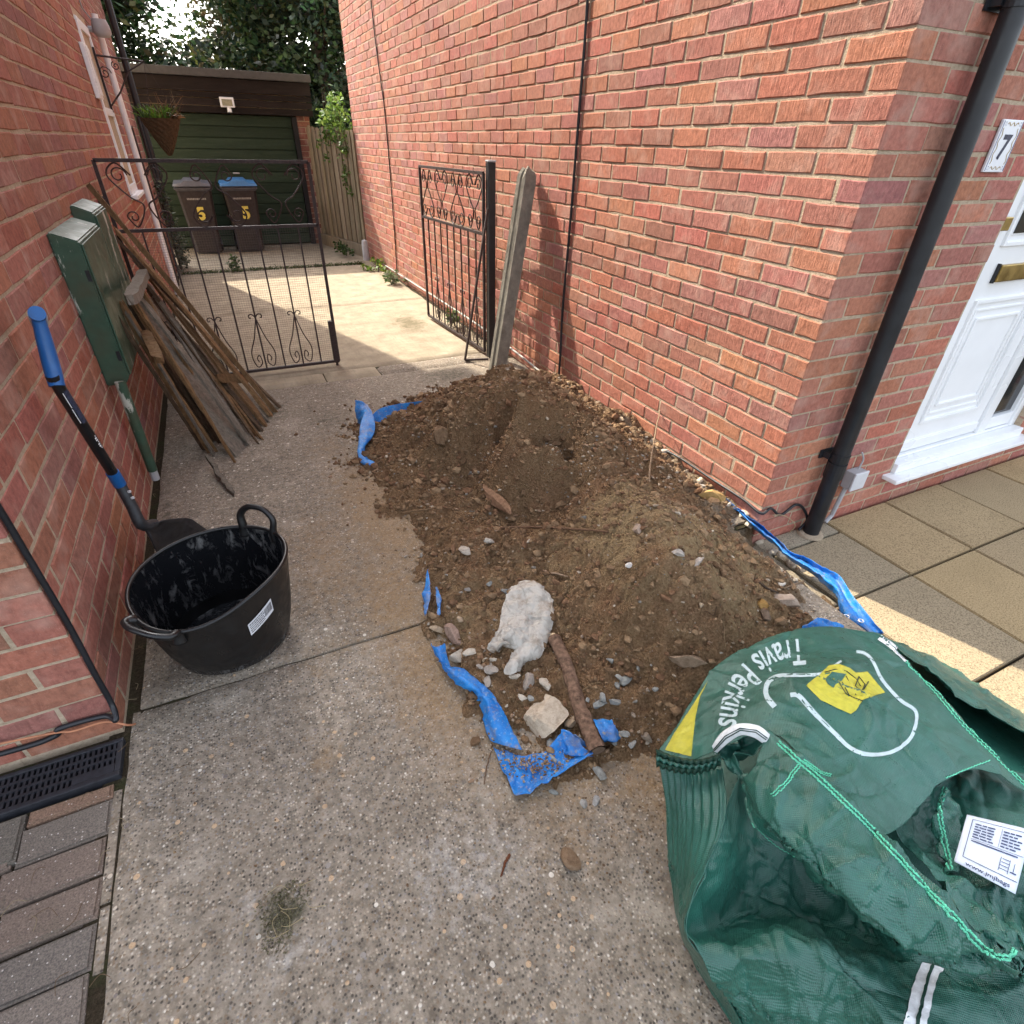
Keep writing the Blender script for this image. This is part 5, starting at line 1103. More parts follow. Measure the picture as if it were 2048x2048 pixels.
ST = [ # px, py, radius in px, colour, elongation, label, group
 (1091, 1442, 54, (.52, .44, .34), 1.12, 'large pale cream stone beside the log at the near foot of the heap', None),
 (1144, 1446, 17, BUF, 1.2, 'buff stone touching the log beside the large cream stone', None),
 (906, 1272, 22, PNK, 1.4, 'pinkish stone at the left edge of the heap below the small blue slivers', None),
 (916, 1316, 20, PAL, 1.1, 'pale rounded stone lying against the blue tarpaulin strip', None), (937, 1306, 13, PAL, 1.3, 'small pale stone touching the rounded pale stone by the tarpaulin', None),
 (877, 1262, 14, BUF, 1.9, 'small flat buff stone just above the start of the blue tarpaulin strip', None),
 (929, 1105, 15, (.42, .37, .31), 1.2, 'pale stone in the middle of the dark soil left of the white sack', None), (979, 1084, 12, (.46, .42, .36), 1.3, 'pale stone just below the long thin root', None),
 (992, 1005, 26, (.24, .14, .085), 2.4, 'long reddish brown chunk lying in the hollow of the heap', None), (881, 880, 30, BRN, 1.3, 'large brown clod of earth on the left slope of the back mound', None),
 (1257, 1132, 10, (.62, .60, .57), 1.1, 'bright white stone on the front cone of soil', None), (1397, 1124, 15, (.44, .38, .33), 1.8, 'long pinkish grey stone high on the front cone', None), (1358, 1108, 14, (.45, .41, .37), 1.5, 'hooked pale stone high on the front cone', None), (1275, 1063, 16, (.36, .28, .22), 1.3, 'brown stone at the top of the front cone', None),
 (1424, 996, 20, OCH, 1.5, 'yellow ochre lump at the foot of the sunlit wall', None), (1488, 1031, 13, (.55, .49, .40), 1.2, 'sunlit pale stone at the wall corner beside the tarpaulin', None), (1498, 1052, 12, (.5, .45, .38), 1.4, 'smaller sunlit pale stone just below the one at the wall corner', None),
 (1380, 1325, 28, (.26, .19, .13), 2.0, 'long brown stone beside the green sack', None), (1571, 1209, 25, (.42, .33, .26), 1.9, 'large pinkish stone between the heap and the blue tarpaulin on the right', None), (1563, 1169, 9, (.6, .57, .52), 1.0, 'small white round stone near the twig on the right of the heap', None), (1523, 1211, 15, (.36, .21, .07), 1.4, 'orange stone left of the large pinkish stone', None), (1531, 1235, 17, (.15, .11, .08), 1.1, 'dark brown stone below the orange stone', None),
 (1136, 1722, 24, (.22, .15, .095), 1.2, 'single brown stone lying alone on the near drive', None), (1197, 1548, 15, GRY, 1.9, 'pointed grey stone below the end of the log', None), (1105, 1492, 15, (.30, .30, .28), 1.4, 'grey stone lying on the folded blue tarpaulin', None), (1166, 1609, 11, (.34, .34, .32), 1.1, 'left of two grey chips on the drive below the log', None), (1190, 1603, 11, (.31, .31, .30), 1.2, 'right of two grey chips on the drive below the log', None), (1293, 1476, 15, (.27, .22, .17), 1.2, 'angular brown stone between the blue scrap and the green sack', None)]
sm = 'small grey gravel stone at the near foot of the heap'; sl2 = 'small stone around the white sack'; sl3 = 'small sunlit pale stone along the foot of the wall'
for a in ((985, 1320, 8), (983, 1344, 15), (975, 1362, 13), (1057, 1368, 19), (1089, 1370, 14), (1044, 1397, 9), (1062, 1398, 9), (960, 1335, 9), (1030, 1355, 10), (1010, 1185, 9), (905, 1300, 7), (980, 1170, 8), (935, 1180, 8), (920, 1240, 9)): ST.append((*a, RS.choice([GRY, PAL, BUF, (.33, .29, .25)]), RS.uniform(1.1, 1.5), sl2, 'small stones around the white sack'))
for a in ((1195, 1410, 12), (1232, 1407, 13), (1205, 1397, 10), (1250, 1362, 15), (1240, 1358, 9), (1235, 1372, 10), (1105, 1516, 8), (1248, 1468, 11), (1228, 1488, 8), (1105, 1585, 8), (1275, 1335, 8), (1222, 1322, 9), (1265, 1490, 9), (1175, 1400, 7), (1310, 1380, 7)): ST.append((*a, RS.choice([GRY, (.31, .31, .29), (.24, .25, .235)]), RS.uniform(1.2, 1.9), sm, 'grey gravel stones at the near foot'))
for a in ((1195, 806, 7), (1213, 817, 8), (1240, 838, 8), (1275, 862, 7), (1305, 885, 9), (1330, 905, 8), (1372, 945, 9), (1397, 965, 11), (1405, 975, 9), (1455, 1012, 8), (1545, 1105, 11), (1560, 1110, 10), (1580, 1128, 13), (1600, 1140, 10), (1625, 1160, 9), (1590, 1160, 8), (1520, 1085, 9)): ST.append((*a, RS.choice([(.52, .45, .35), (.45, .36, .26), (.55, .50, .42)]), RS.uniform(1.1, 1.6), sl3, 'sunlit pale stones by the wall'))
for (px, py, rp, col, el, lab, grp) in ST:
    p = on_soil(px, py); dist = (Vector(CAM) - p).dot(-Vector(RC[:, 2])) * -1
    dep = proj(p)[2]; r = rp / FPX * dep * .95; mb = MB()
    stone_mesh(mb, p + Vector((0, 0, r * .28)), r, col, RS, 3 if rp > 20 else 2, el)
    o = obj('stone', mb, M_STONE, vcol=True); tag(o, lab, 'stone', grp); autosmooth(o, 28)
# ---- gravel and crumbs too small to pick apart
peb = MB(); r = random.Random(4); crumb = MB(); k = 0
while k < 10500:
    x = r.uniform(.15, 1.97); y = r.uniform(.5, 3.6); z = zs(x, y)
    if x > 1.92 and y > 1.37: continue
    if z < -.002 and r.random() > .75 * math.exp(z / .012): continue
    edge = max(0, 1 - z / .05); d = math.hypot(x, y); s = r.choice([.0025, .003, .004, .005, .0065]) * (1 + .25 * d)
    z = max(z, (ZP if x > 1.79 else -.007) if y < 1.41 else 0)
    stony = vnoise(np.array([x * 5]), np.array([y * 5]), 91)[0]
    if r.random() < .10 + .36 * (stony > .66): stone_mesh(peb, (x, y, z + s * .3), s * r.uniform(.6, 1.3), r.choice([(.38, .31, .23), (.28, .22, .165), (.24, .22, .19), (.46, .40, .32), (.31, .21, .14), (.33, .26, .18)]), r, 1, r.uniform(1, 1.6))
    else: stone_mesh(crumb, (x, y, z + s * .5), s * (r.uniform(.5, 1.3) if r.random() < .8 else r.uniform(1.4, 2.8)) * (1.0 + .35 * math.exp(-((x - 1.3) / .6) ** 2 - ((y - 2.6) / .7) ** 2)), r.choice([(.15, .093, .053), (.215, .138, .08), (.275, .185, .108), (.185, .105, .06)]), r, 1, r.uniform(1, 1.5), .8)
    k += 1
obj('gravel', peb, M_STONE, heap, vcol=True, kind='stuff'); obj('soil_crumbs', crumb, M_STONE, heap, vcol=True, kind='stuff')
# loose grit on the drive around the heap
peb = MB()
for k in range(1500):
    a = r.random()
    if a < .5: x, y = r.gauss(.28, .2), r.uniform(.8, 3.2)
    elif a < .8: x, y = r.gauss(.7, .35), r.gauss(.58, .14)
    else: x, y = r.uniform(-.5, .9), r.uniform(.2, 4)
    if not (-.53 < x < 1.7) or zs(x, y) > .0 or abs(y - 1.418) < .012: continue
    s = r.uniform(.0015, .0045); stone_mesh(peb, (x, y, (-.007 if y < 1.41 else 0) + s * .5), s, r.choice([(.16, .10, .06), (.22, .15, .09), (.42, .37, .30), (.12, .08, .05), (.3, .29, .27)]), r, 1, 1.3)
obj('loose_grit', peb, M_STONE, None, vcol=True, kind='stuff')['label'] = 'loose grit scattered on the drive'
# ---- fine roots in the soil
rt = MB(); cr = [(.14, .085, .045), (.20, .13, .07), (.10, .06, .035), (.26, .18, .10)]
for k in range(420):
    if k < 250: x, y = r.gauss(1.33, .22), r.gauss(2.75, .28)
    else: x, y = r.uniform(.4, 1.8), r.uniform(.7, 3.2)
    if zs(x, y) < .01 or x > 1.9: continue
    a = r.uniform(0, 6.28); l = r.uniform(.04, .16); P = []
    for q in range(6):
        z = zs(min(max(x, .1), 1.92), y); P.append((x, y, z + .002 + .006 * r.random())); x += l / 5 * math.cos(a); y += l / 5 * math.sin(a); a += r.gauss(0, .5)
        if x > 1.92: break
    c = r.choice(cr); rt.col = (*c, 1)
    if len(P) > 2: rt.tube(P, [r.uniform(.0006, .0017)] * len(P), 4, caps=False)
M_ROOT = mk_wood('root', (.75, .72, .70), (1, 1, 1), (1, 1, 1), 60)
obj('fine_roots', rt, M_ROOT, heap, vcol=True, kind='stuff')
def stick(name, label, pp, r0, r1, col, lift=.0, cat='stick'):
    P = [on_soil(a, b) + Vector((0, 0, lift + (c_ if c_ else 0))) for a, b, c_ in pp]; mb = MB(); mb.col = (*col, 1); S = spline(P, 26); rr_ = random.Random(len(label))
    mb.tube([p + Vector((rr_.gauss(0, .0008), rr_.gauss(0, .0008), rr_.gauss(0, .0008))) for p in S], [r0 + (r1 - r0) * i / 25 for i in range(26)], 8); o = obj(name, mb, M_ROOT, vcol=True, smooth=True); return tag(o, label, cat)
stick('root', 'long thin brown root lying across the hollow of the heap', [(998, 1060, .012), (1060, 1062, .02), (1140, 1064, .016), (1216, 1066, .006)], .006, .0045, (.17, .10, .06))
stick('root', 'thin curved root on the left side of the heap', [(802, 1028, .006), (850, 1022, .008), (880, 1016, .006), (925, 1022, .0)], .004, .003, (.22, .14, .08))
stick('root', 'pale upright root standing near the sunlit wall', [(1299, 976, .0), (1298, 945, .03), (1304, 905, .10), (1312, 868, .17)], .005, .003, (.28, .20, .13))
stick('root', 'pale root tip curling out of the soil right of the white sack', [(1095, 1147, .0), (1112, 1152, .012), (1135, 1155, .004)], .005, .0025, (.34, .24, .16))
stick('twig', 'dark twig on the right end of the heap', [(1508, 1158, .004), (1530, 1180, .012), (1555, 1190, .01)], .005, .004, (.07, .05, .035)); stick('twig', 'straight brown twig on the right end of the heap', [(1565, 1182, .012), (1585, 1175, .014), (1606, 1167, .01)], .004, .003, (.20, .14, .09))
stick('twig', 'thin twig on the drive below the lower left tarpaulin corner', [(985, 1490, .006), (975, 1530, .004), (968, 1570, .003)], .0016, .001, (.16, .09, .05)); stick('leaf_stem', 'small reddish brown leaf fragment on the near drive', [(1018, 1712, .003), (1008, 1735, .006), (1002, 1754, .003)], .004, .0015, (.16, .06, .03), cat='leaf')
# ---- log
def mk_log():
    A, B = on_soil(1107, 1290) + Vector((0, 0, .035)), on_soil(1194, 1512) + Vector((0, 0, .026)); t = thing('log', 'short dark brown branch lying on the near end of the heap', 'log', B)
    rr_ = random.Random(5); S = spline([A, A.lerp(B, .33) + Vector((.004, 0, .004)), A.lerp(B, .66) + Vector((-.004, .004, 0)), B], 40); mb = MB(); n = 14; rows = []
    d = (B - A).normalized(); u = d.orthogonal().normalized(); v = d.cross(u)
    for i, p in enumerate(S):
        rad = .0195 + .004 * i / 39 + .0022 * math.sin(i * .9) * (i % 9 < 3); rows.append([p + (u * math.cos(2 * math.pi * j / n) + v * math.sin(2 * math.pi * j / n)) * rad * (1 + .24 * mnoise.noise(Vector((j % n * 1.7, i * .22, 3))) + .07 * mnoise.noise(Vector((j % n * 3.1, i * .9, 8)))) for j in range(n + 1)])
    mb.grid(rows); mb.col = (.55, .5, .5, 1); obj('bark', mb, plain('log_bark', (.15, .092, .062), .95, .1, var=.55, scale=70, bump=1.), t, smooth=True)
    mb = MB(); mb.col = (.75, .58, .36, 1); mb.add([A - d * .001 + (u * math.cos(2 * math.pi * j / 12) + v * math.sin(2 * math.pi * j / 12)) * .0178 for j in range(12)], [tuple(range(12))]); mb.prism([A - d * .002 + u * .016, A - d * .002 + v * .014, A - d * .002 - u * .008, A - d * .002 - v * .012], -d * .012); obj('cut_end', mb, M_ROOT, t, vcol=True)
    mb = MB(); mb.col = (.2, .14, .1, 1); mb.add([B + d * .001 + (u * math.cos(2 * math.pi * j / 12) + v * math.sin(2 * math.pi * j / 12)) * .02 for j in range(12)], [tuple(range(12))]); obj('broken_end', mb, M_ROOT, t, vcol=True)
mk_log()
# ================================================================ sheets: patches defined by surveyed rows
def patch(rows, nu, nv, soil=False):
    R = [[(on_soil(a, b) + Vector((0, 0, c)) if soil else G(a, b, c)) for a, b, c in row] for row in rows]
    R = [spline(r_, nv) for r_ in R]
    C_ = [spline([R[i][j] for i in range(len(R))], nu) for j in range(nv)]
    return [[C_[j][i] for j in range(nv)] for i in range(nu)]
def crumple(Pg, amp, freq, seed, ridge=.6):
    nu, nv = len(Pg), len(Pg[0]); out = []
    for i in range(nu):
        row = []
        for j in range(nv):
            a = Pg[min(i + 1, nu - 1)][j] - Pg[max(i - 1, 0)][j]; b = Pg[i][min(j + 1, nv - 1)] - Pg[i][max(j - 1, 0)]; n = a.cross(b); n = n.normalized() if n.length > 1e-12 else Vector((0, 0, 1))
            if n.z < 0: n = -n
            p = Pg[i][j] * freq + Vector((seed * 7.1, seed * 3.3, 0)); q = mnoise.noise(p) + .5 * mnoise.noise(p * 2.1); q = q * (1 - ridge) + ridge * (.5 - abs(mnoise.noise(p * .8 + Vector((9, 2, 5)))) * 2) * .8 + .25 * ridge * (.5 - 2 * abs(mnoise.noise(p * 2.3)))
            row.append(Pg[i][j] + n * amp * q)
        out.append(row)
    return out
def creases(Pg, seed, K=46, amp=1., wid=1., ln=1.):
    r = np.random.default_rng(seed + 100); nu, nv = len(Pg), len(Pg[0]); A = np.array([[tuple(p) for p in row] for row in Pg])
    du = np.gradient(A, axis=0); dv = np.gradient(A, axis=1); N = np.cross(du, dv); N /= np.linalg.norm(N, axis=2, keepdims=True) + 1e-12; N *= np.where(N[..., 2:3] < 0, -1, 1)
    disp = np.zeros((nu, nv))
    for k in range(K):
        i, j = r.integers(0, nu), r.integers(0, nv); c = A[i, j]; t = r.normal(size=3); t -= N[i, j] * (t @ N[i, j]); t /= np.linalg.norm(t); q = np.cross(N[i, j], t)
        l = ln * r.uniform(.03, .13); w_ = wid * r.uniform(.004, .013); a = amp * r.uniform(.002, .0065) * r.choice([-1, 1, 1]); d = A - c; s = d @ t; e = d @ q + .35 * s * s / l * r.choice([-1, 1])
        disp += a * np.exp(-(s / l) ** 2) * np.exp(-np.abs(e) / w_)
    A = A + N * disp[..., None]
    return [[Vector(A[i, j]) for j in range(nv)] for i in range(nu)]
def sheet(name, rows, nu, nv, mat, parent, amp=.004, freq=18, seed=1, thick=.0012, soil=False, smooth=True, ridge=.75, cr=44, ca=.9, cw=.6):
    mb = MB(); Pg = creases(crumple(patch(rows, nu, nv, soil), amp, freq, seed, ridge), seed, cr, ca, cw); mb.grid(Pg); o = obj(name, mb, mat, parent, smooth=smooth)
    md = o.modifiers.new('thickness', 'SOLIDIFY'); md.thickness = thick; md.offset = 0; return o, Pg
def mk_tarp():
    t = NT('blue_tarpaulin', .5, .4); n = t.noise(20, 5); f = t.noise(60, 6, .7)
    wv = t.math('ADD', t.wave(260, vec=t.mapv(t.pos(), rot=(0, 0, .5)), d='X'), t.wave(260, vec=t.mapv(t.pos(), rot=(0, 0, .5)), d='Y'))
    c = t.mix(t.rng(n, .35, .7), (.005, .125, .43), (.012, .225, .60)); c = t.mix(t.rng(f, .54, .70, 0, .85), c, (.30, .24, .17)); c = t.mix(t.rng(t.noise(110, 4, .75), .56, .72, 0, .6), c, (.30, .52, .76)); c = t.mix(t.rng(t.noise(9, 4, .6), .55, .72, 0, .55), c, (.24, .19, .13))
    return t.done(c, t.bump(t.math('ADD', t.math('MULTIPLY', wv, .2), n), .3, .003), t.rng(f, .4, .7, .38, .7))
M_TARP = mk_tarp()
tp = thing('tarpaulin', 'torn bright blue tarpaulin spread under the soil heap', 'tarpaulin', (1.0, 1.8, 0))
S_ = lambda rows, nu, nv, seed, soil=False, amp=.004, freq=22: sheet('tarpaulin_fold', rows, nu, nv, M_TARP, tp, amp, freq, seed, soil=soil)
S_([[(711, 800, .11), (724, 803, .115), (736, 811, .10)], [(711, 824, .06), (722, 827, .07), (732, 829, .08)], [(713, 846, .012), (719, 848, .02), (724, 851, .03)]], 12, 12, 1)
S_([[(735, 811, .10), (743, 822, .095), (749, 838, .075)], [(722, 845, .065), (735, 850, .065), (750, 858, .05)], [(718, 875, .04), (730, 880, .05), (745, 873, .04)], [(716, 905, .03), (722, 905, .035), (729, 897, .03)], [(723, 926, .012), (733, 925, .022), (741, 920, .015)], [(746, 936, .006), (753, 935, .014), (759, 928, .008)]], 34, 12, 2)
S_([[(742, 832, .075), (760, 817, .10), (786, 810, .10), (820, 805, .09), (860, 800, .06)], [(750, 843, .045), (764, 836, .05), (790, 829, .055), (822, 818, .055), (856, 806, .05)], [(756, 852, .03), (770, 846, .035), (796, 838, .05), (826, 826, .06), (858, 814, .06)]], 12, 26, 3)
S_([[(856, 1148, .02), (858, 1148, .02)], [(849, 1208, .03), (864, 1204, .035)], [(852, 1240, .018), (858, 1238, .02)]], 14, 5, 4, True); S_([[(872, 1183, .018), (875, 1183, .018)], [(874, 1212, .03), (884, 1212, .03)], [(880, 1240, .012), (883, 1239, .012)]], 12, 5, 5, True)
S_([[(864, 1286, .012), (875, 1296, .03), (888, 1290, .02)], [(878, 1320, .015), (886, 1326, .04), (900, 1328, .025)], [(896, 1348, .012), (908, 1346, .045), (920, 1337, .03)], [(925, 1374, .012), (940, 1368, .045), (962, 1368, .03)], [(954, 1394, .012), (966, 1392, .05), (980, 1385, .03)], [(962, 1420, .010), (980, 1420, .045), (1000, 1412, .03)], [(970, 1452, .008), (992, 1452, .04), (1016, 1445, .03)], [(982, 1482, .006), (1012, 1492, .03), (1044, 1500, .024)]], 46, 14, 6, False, .005, 26)
S_([[(986, 1496, .006), (1016, 1562, .010), (1038, 1594, .018), (1090, 1568, .022), (1138, 1536, .026), (1186, 1505, .035)], [(992, 1500, .004), (1024, 1550, .004), (1044, 1576, .006), (1090, 1552, .006), (1132, 1522, .010), (1176, 1492, .02)], [(1000, 1502, .004), (1034, 1530, .008), (1056, 1546, .006), (1092, 1530, .006), (1128, 1500, .016), (1168, 1482, .03)], [(1010, 1500, .008), (1042, 1512, .016), (1066, 1508, .012), (1092, 1502, .012), (1122, 1468, .045), (1152, 1470, .04)]], 24, 46, 7, False, .004, 26)
S_([[(1126, 1457, .055), (1140, 1462, .06), (1160, 1480, .05)], [(1122, 1480, .03), (1142, 1490, .035), (1172, 1500, .03)], [(1128, 1508, .012), (1146, 1512, .02), (1186, 1512, .025)]], 14, 14, 8)
S_([[(1193, 1453, .02), (1207, 1446, .03), (1220, 1441, .024)], [(1201, 1466, .05), (1214, 1460, .058), (1229, 1456, .05)], [(1209, 1486, .03), (1222, 1482, .035), (1239, 1477, .03)]], 14, 12, 9, False, .002)
OUT = [(1430, 983), (1445, 993), (1481, 1018), (1499, 1036), (1520, 1049), (1542, 1068), (1563, 1086), (1585, 1105), (1615, 1116), (1648, 1136), (1678, 1150), (1702, 1186), (1730, 1221), (1768, 1267)]
INN = [(1440, 998), (1460, 1010), (1482, 1028), (1502, 1052), (1524, 1072), (1549, 1090), (1566, 1108), (1585, 1124), (1615, 1142), (1648, 1170), (1672, 1192), (1680, 1225), (1696, 1248), (1740, 1274)]
MID = [tuple((a[k] + b[k]) / 2 for k in (0, 1)) for a, b in zip(OUT, INN)]
ho = [.05, .045, .03, .04, .01, -.02, -.03, -.03, -.03, -.03, -.035, -.04, -.05, -.055]; hb_ = [.018, .018, .012, .0, -.03, -.05, -.055, -.06, -.06, -.06, -.065, -.07, -.075, -.08]
S_([[(a, b, h) for (a, b), h in zip(OUT, ho)], [(a, b, h) for (a, b), h in zip([(o_[0] * .6 + i_[0] * .4, o_[1] * .6 + i_[1] * .4) for o_, i_ in zip(OUT, INN)], hb_)], [(a, b, h * .8) for (a, b), h in zip([(o_[0] * .4 + i_[0] * .6, o_[1] * .4 + i_[1] * .6) for o_, i_ in zip(OUT, INN)], ho)], [(a, b, h) for (a, b), h in zip(INN, hb_)]], 16, 80, 10, False, .004, 30)
S_([[(1606, 1254, .04), (1636, 1236, .045), (1668, 1244, .02), (1702, 1256, -.02)], [(1606, 1268, .02), (1638, 1256, .02), (1670, 1262, .0), (1712, 1272, -.04)], [(1612, 1282, .01), (1640, 1276, .01), (1676, 1282, -.02), (1722, 1290, -.05)]], 14, 24, 11, False, .006, 34)
for px, py in ((1692, 1234), (1721, 1243)):
    c = G(px, py, -.038); mb = MB(); mb.tube([c + Vector((.0085 * math.cos(a), .0085 * math.sin(a), .004)) for a in np.linspace(0, 2 * math.pi, 17)], .0028, 6, caps=False); obj('grommet', mb, plain('eyelet', (.7, .7, .72), .3, .5, .6), tp)
# ================================================================ crumpled white sack
def mk_sack():
    t = NT('dirty_white_sack', .75, .25); n = t.noise(45, 6, .7); f = t.noise(12, 5, .6); wv = t.math('MULTIPLY', t.wave(300, d='X'), t.wave(300, d='Y'))
    c = t.mix(t.rng(n, .50, .72), (.50, .465, .41), (.34, .30, .25)); c = t.mix(t.rng(f, .52, .70, 0, .8), c, (.20, .14, .085)); return t.done(c, t.bump(t.math('ADD', n, t.math('MULTIPLY', wv, .4)), .5, .004))
M_SACK = mk_sack(); sk = thing('plastic_sack', 'crumpled dirty white woven sack half buried in the heap', 'sack', on_soil(1040, 1260))
sheet('fold', [[(1020, 1184, .004), (1034, 1172, .010), (1054, 1167, .014), (1076, 1173, .012), (1092, 1186, .008), (1100, 1198, .004)], [(1014, 1198, .010), (1034, 1188, .032), (1056, 1186, .038), (1078, 1190, .036), (1096, 1202, .022), (1106, 1214, .006)], [(1006, 1216, .010), (1028, 1214, .036), (1052, 1214, .042), (1074, 1214, .042), (1094, 1220, .028), (1107, 1230, .006)], [(1000, 1238, .008), (1022, 1238, .034), (1048, 1242, .042), (1070, 1240, .044), (1092, 1242, .03), (1105, 1250, .006)], [(998, 1260, .008), (1018, 1260, .034), (1042, 1264, .040), (1062, 1262, .042), (1084, 1264, .030), (1098, 1272, .006)], [(990, 1278, .006), (1010, 1280, .030), (1034, 1286, .034), (1058, 1284, .034), (1076, 1284, .024), (1090, 1294, .006)], [(988, 1288, .003), (1010, 1298, .008), (1036, 1306, .012), (1056, 1304, .014), (1070, 1304, .012), (1082, 1310, .005)]], 130, 120, M_SACK, sk, .010, 15, 3, .0012, True, True, 1.0, 60, 1.0, .42)
sheet('fold', [[(1030, 1300, .012), (1050, 1296, .024), (1072, 1298, .02), (1086, 1302, .008)], [(1018, 1322, .010), (1040, 1316, .03), (1062, 1316, .022), (1078, 1318, .006)], [(1010, 1342, .006), (1026, 1340, .022), (1044, 1334, .014), (1052, 1326, .005)], [(1012, 1350, .004), (1022, 1350, .006), (1034, 1346, .004), (1042, 1338, .004)]], 50, 50, M_SACK, sk, .006, 18, 5, .0012, True, True, 1.0, 24, .8, .42)
sheet('tail', [[(976, 1300, .006), (986, 1288, .02), (1000, 1282, .02)], [(984, 1306, .008), (996, 1300, .03), (1008, 1292, .025)], [(996, 1306, .006), (1008, 1304, .02), (1018, 1298, .02)]], 18, 18, M_SACK, sk, .004, 40, 6, .0015, True)
# soil spilt over the near folds of the tarpaulin
sp_ = MB(); rs = random.Random(17)
for k in range(420):
    a, b = (rs.gauss(1062, 34), rs.gauss(1528, 16)) if k < 260 else (rs.gauss(1000, 14), rs.gauss(1455, 36))
    p = G(a, b, .016); s = rs.uniform(.0015, .005); stone_mesh(sp_, p, s, rs.choice([(.15, .093, .053), (.215, .138, .08), (.3, .22, .14), (.36, .31, .25)]), rs, 1, 1.3)
obj('spilt_soil', sp_, M_STONE, tp, vcol=True, kind='stuff')
# ---- mossy hole in the near slab
mc = G(572, 1822, 0); mb = MB(); r = random.Random(8)
t = obj('moss_patch', blades(900, (mc.x - .01, mc.y, -.006), .001, .0015, .005, 1.4, [(.13, .12, .06), (.17, .15, .08), (.10, .09, .045), (.20, .17, .11)], .0016, 15), M_LEAF, None, vcol=True, kind='stuff')
vv = t.data.vertices; rr2 = random.Random(3)
for k in range(900):
    a = rr2.uniform(0, 6.28); q = rr2.random() ** .62 * (1 + .25 * math.sin(3 * a) + .15 * math.sin(5 * a + 1)); dx = .052 * q * math.cos(a); dy = .068 * q * math.sin(a) 
    dx2 = dx * .92 + dy * .25
    for s in range(8): vv[k * 8 + s].co += Vector((dx2, dy, 0))
t['label'] = 'small patch of moss in the near concrete slab'
mb = MB()
for k in range(9):
    a = rr2.uniform(0, 6.28); p = Vector((mc.x + rr2.gauss(0, .025), mc.y + rr2.gauss(0, .03), 0)); mb.col = (.35, .29, .17, 1); mb.tube(spline([p, p + Vector((.02 * math.cos(a), .02 * math.sin(a), .008)), p + Vector((.045 * math.cos(a + .5), .045 * math.sin(a + .5), .002))], 8), .0007, 4)
obj('dry_straw', mb, M_ROOT, None, vcol=True, kind='stuff')['label'] = 'dry straw strands on the moss patch'
mb = MB()
for k in range(60):
    x, y = rr2.uniform(-1.05, -.40), rr2.uniform(.55, 1.6)
    if rr2.random() < .4: x, y = rr2.gauss(-.545, .012), rr2.uniform(.6, 3.2)
    a = rr2.uniform(0, 6.28); l = rr2.uniform(.02, .06); mb.col = rr2.choice([(.28, .22, .14, 1), (.15, .10, .06, 1)]); z = .004
    mb.tube(spline([(x, y, z), (x + l * .5 * math.cos(a), y + l * .5 * math.sin(a), z + .008), (x + l * math.cos(a + .6), y + l * math.sin(a + .6), z)], 7), .0008, 4)
obj('plant_litter', mb, M_ROOT, None, vcol=True, kind='stuff')['label'] = 'dry plant litter on the pavers and along the left wall'
# ================================================================ green bulk bag in the foreground
def mk_bag(name, k=1.0):
    t = NT(name, .34, .55); P = t.pos(); n = t.noise(9, 5, .6); f = t.noise(34, 5, .65)
    u1 = t.wave(105, vec=t.mapv(P, rot=(.3, .2, .75)), d='X'); u2 = t.wave(105, vec=t.mapv(P, rot=(.3, .2, .75)), d='Y'); wv = t.math('ADD', u1, u2)
    c = t.mix(t.rng(n, .3, .7), (.015 * k, .088 * k, .063 * k), (.032 * k, .142 * k, .107 * k)); c = t.mix(t.rng(f, .56, .76, 0, .35), c, (.085, .20, .16)); c = t.mix(t.rng(wv, .3, 1.5, .38, 0), c, (.004, .035, .025))
    c = t.mix(t.rng(t.noise(120, 4, .75), .66, .8, 0, .3), c, (.25, .3, .26))
    return t.done(c, t.bump(t.math('ADD', t.math('MULTIPLY', wv, .16), t.math('ADD', t.math('MULTIPLY', f, .9), n)), .38, .006), t.rng(f, .35, .7, .26, .46))
M_BAG = mk_bag('green_woven_bag'); M_WEB = plain('white_webbing', (.66, .68, .68), .7, .3, var=.12, scale=90, bump=.5); M_STITCH = plain('mint_stitching', (.12, .52, .34), .7, .3, var=.25, scale=200); M_PRINT = plain('white_ink', (.44, .54, .56), .6, .3, var=.1, scale=120)
M_YEL = plain('yellow_ink', (.45, .42, .05), .55, .3, var=.15, scale=80); M_DKG = plain('dark_green_trim', (.008, .040, .026), .6, .3, var=.3, scale=60); M_INK = plain('marker_ink', (.02, .03, .02), .6, .3)
bag = thing('bulk_bag', 'slumped dark green woven bulk bag with white lettering and yellow emblem', 'bag', G(1500, 1900, 0))
POLY = []
def bp_(name, rows, nu, nv, amp=.006, freq=9, seed=1, ridge=.55, post=None, cover=True, cr=(70, 1.6)):
    Pg = crumple(patch(rows, nu, nv), amp, freq, seed, ridge); Pg = crumple(Pg, amp * .35, freq * 3.2, seed + 5, .75)
    Pg = creases(Pg, seed, cr[0], cr[1], 1.1)
    if post: Pg = post(Pg)
    mb = MB(); mb.grid(Pg); o = obj(name, mb, M_BAG, bag, smooth=True); md = o.modifiers.new('thickness', 'SOLIDIFY'); md.thickness = .0016; md.offset = -1
    if cover:
        b = sum(len(v) for v, _ in POLY); POLY.append((mb.v, [tuple(i for i in f) for f in mb.f]))
    return Pg
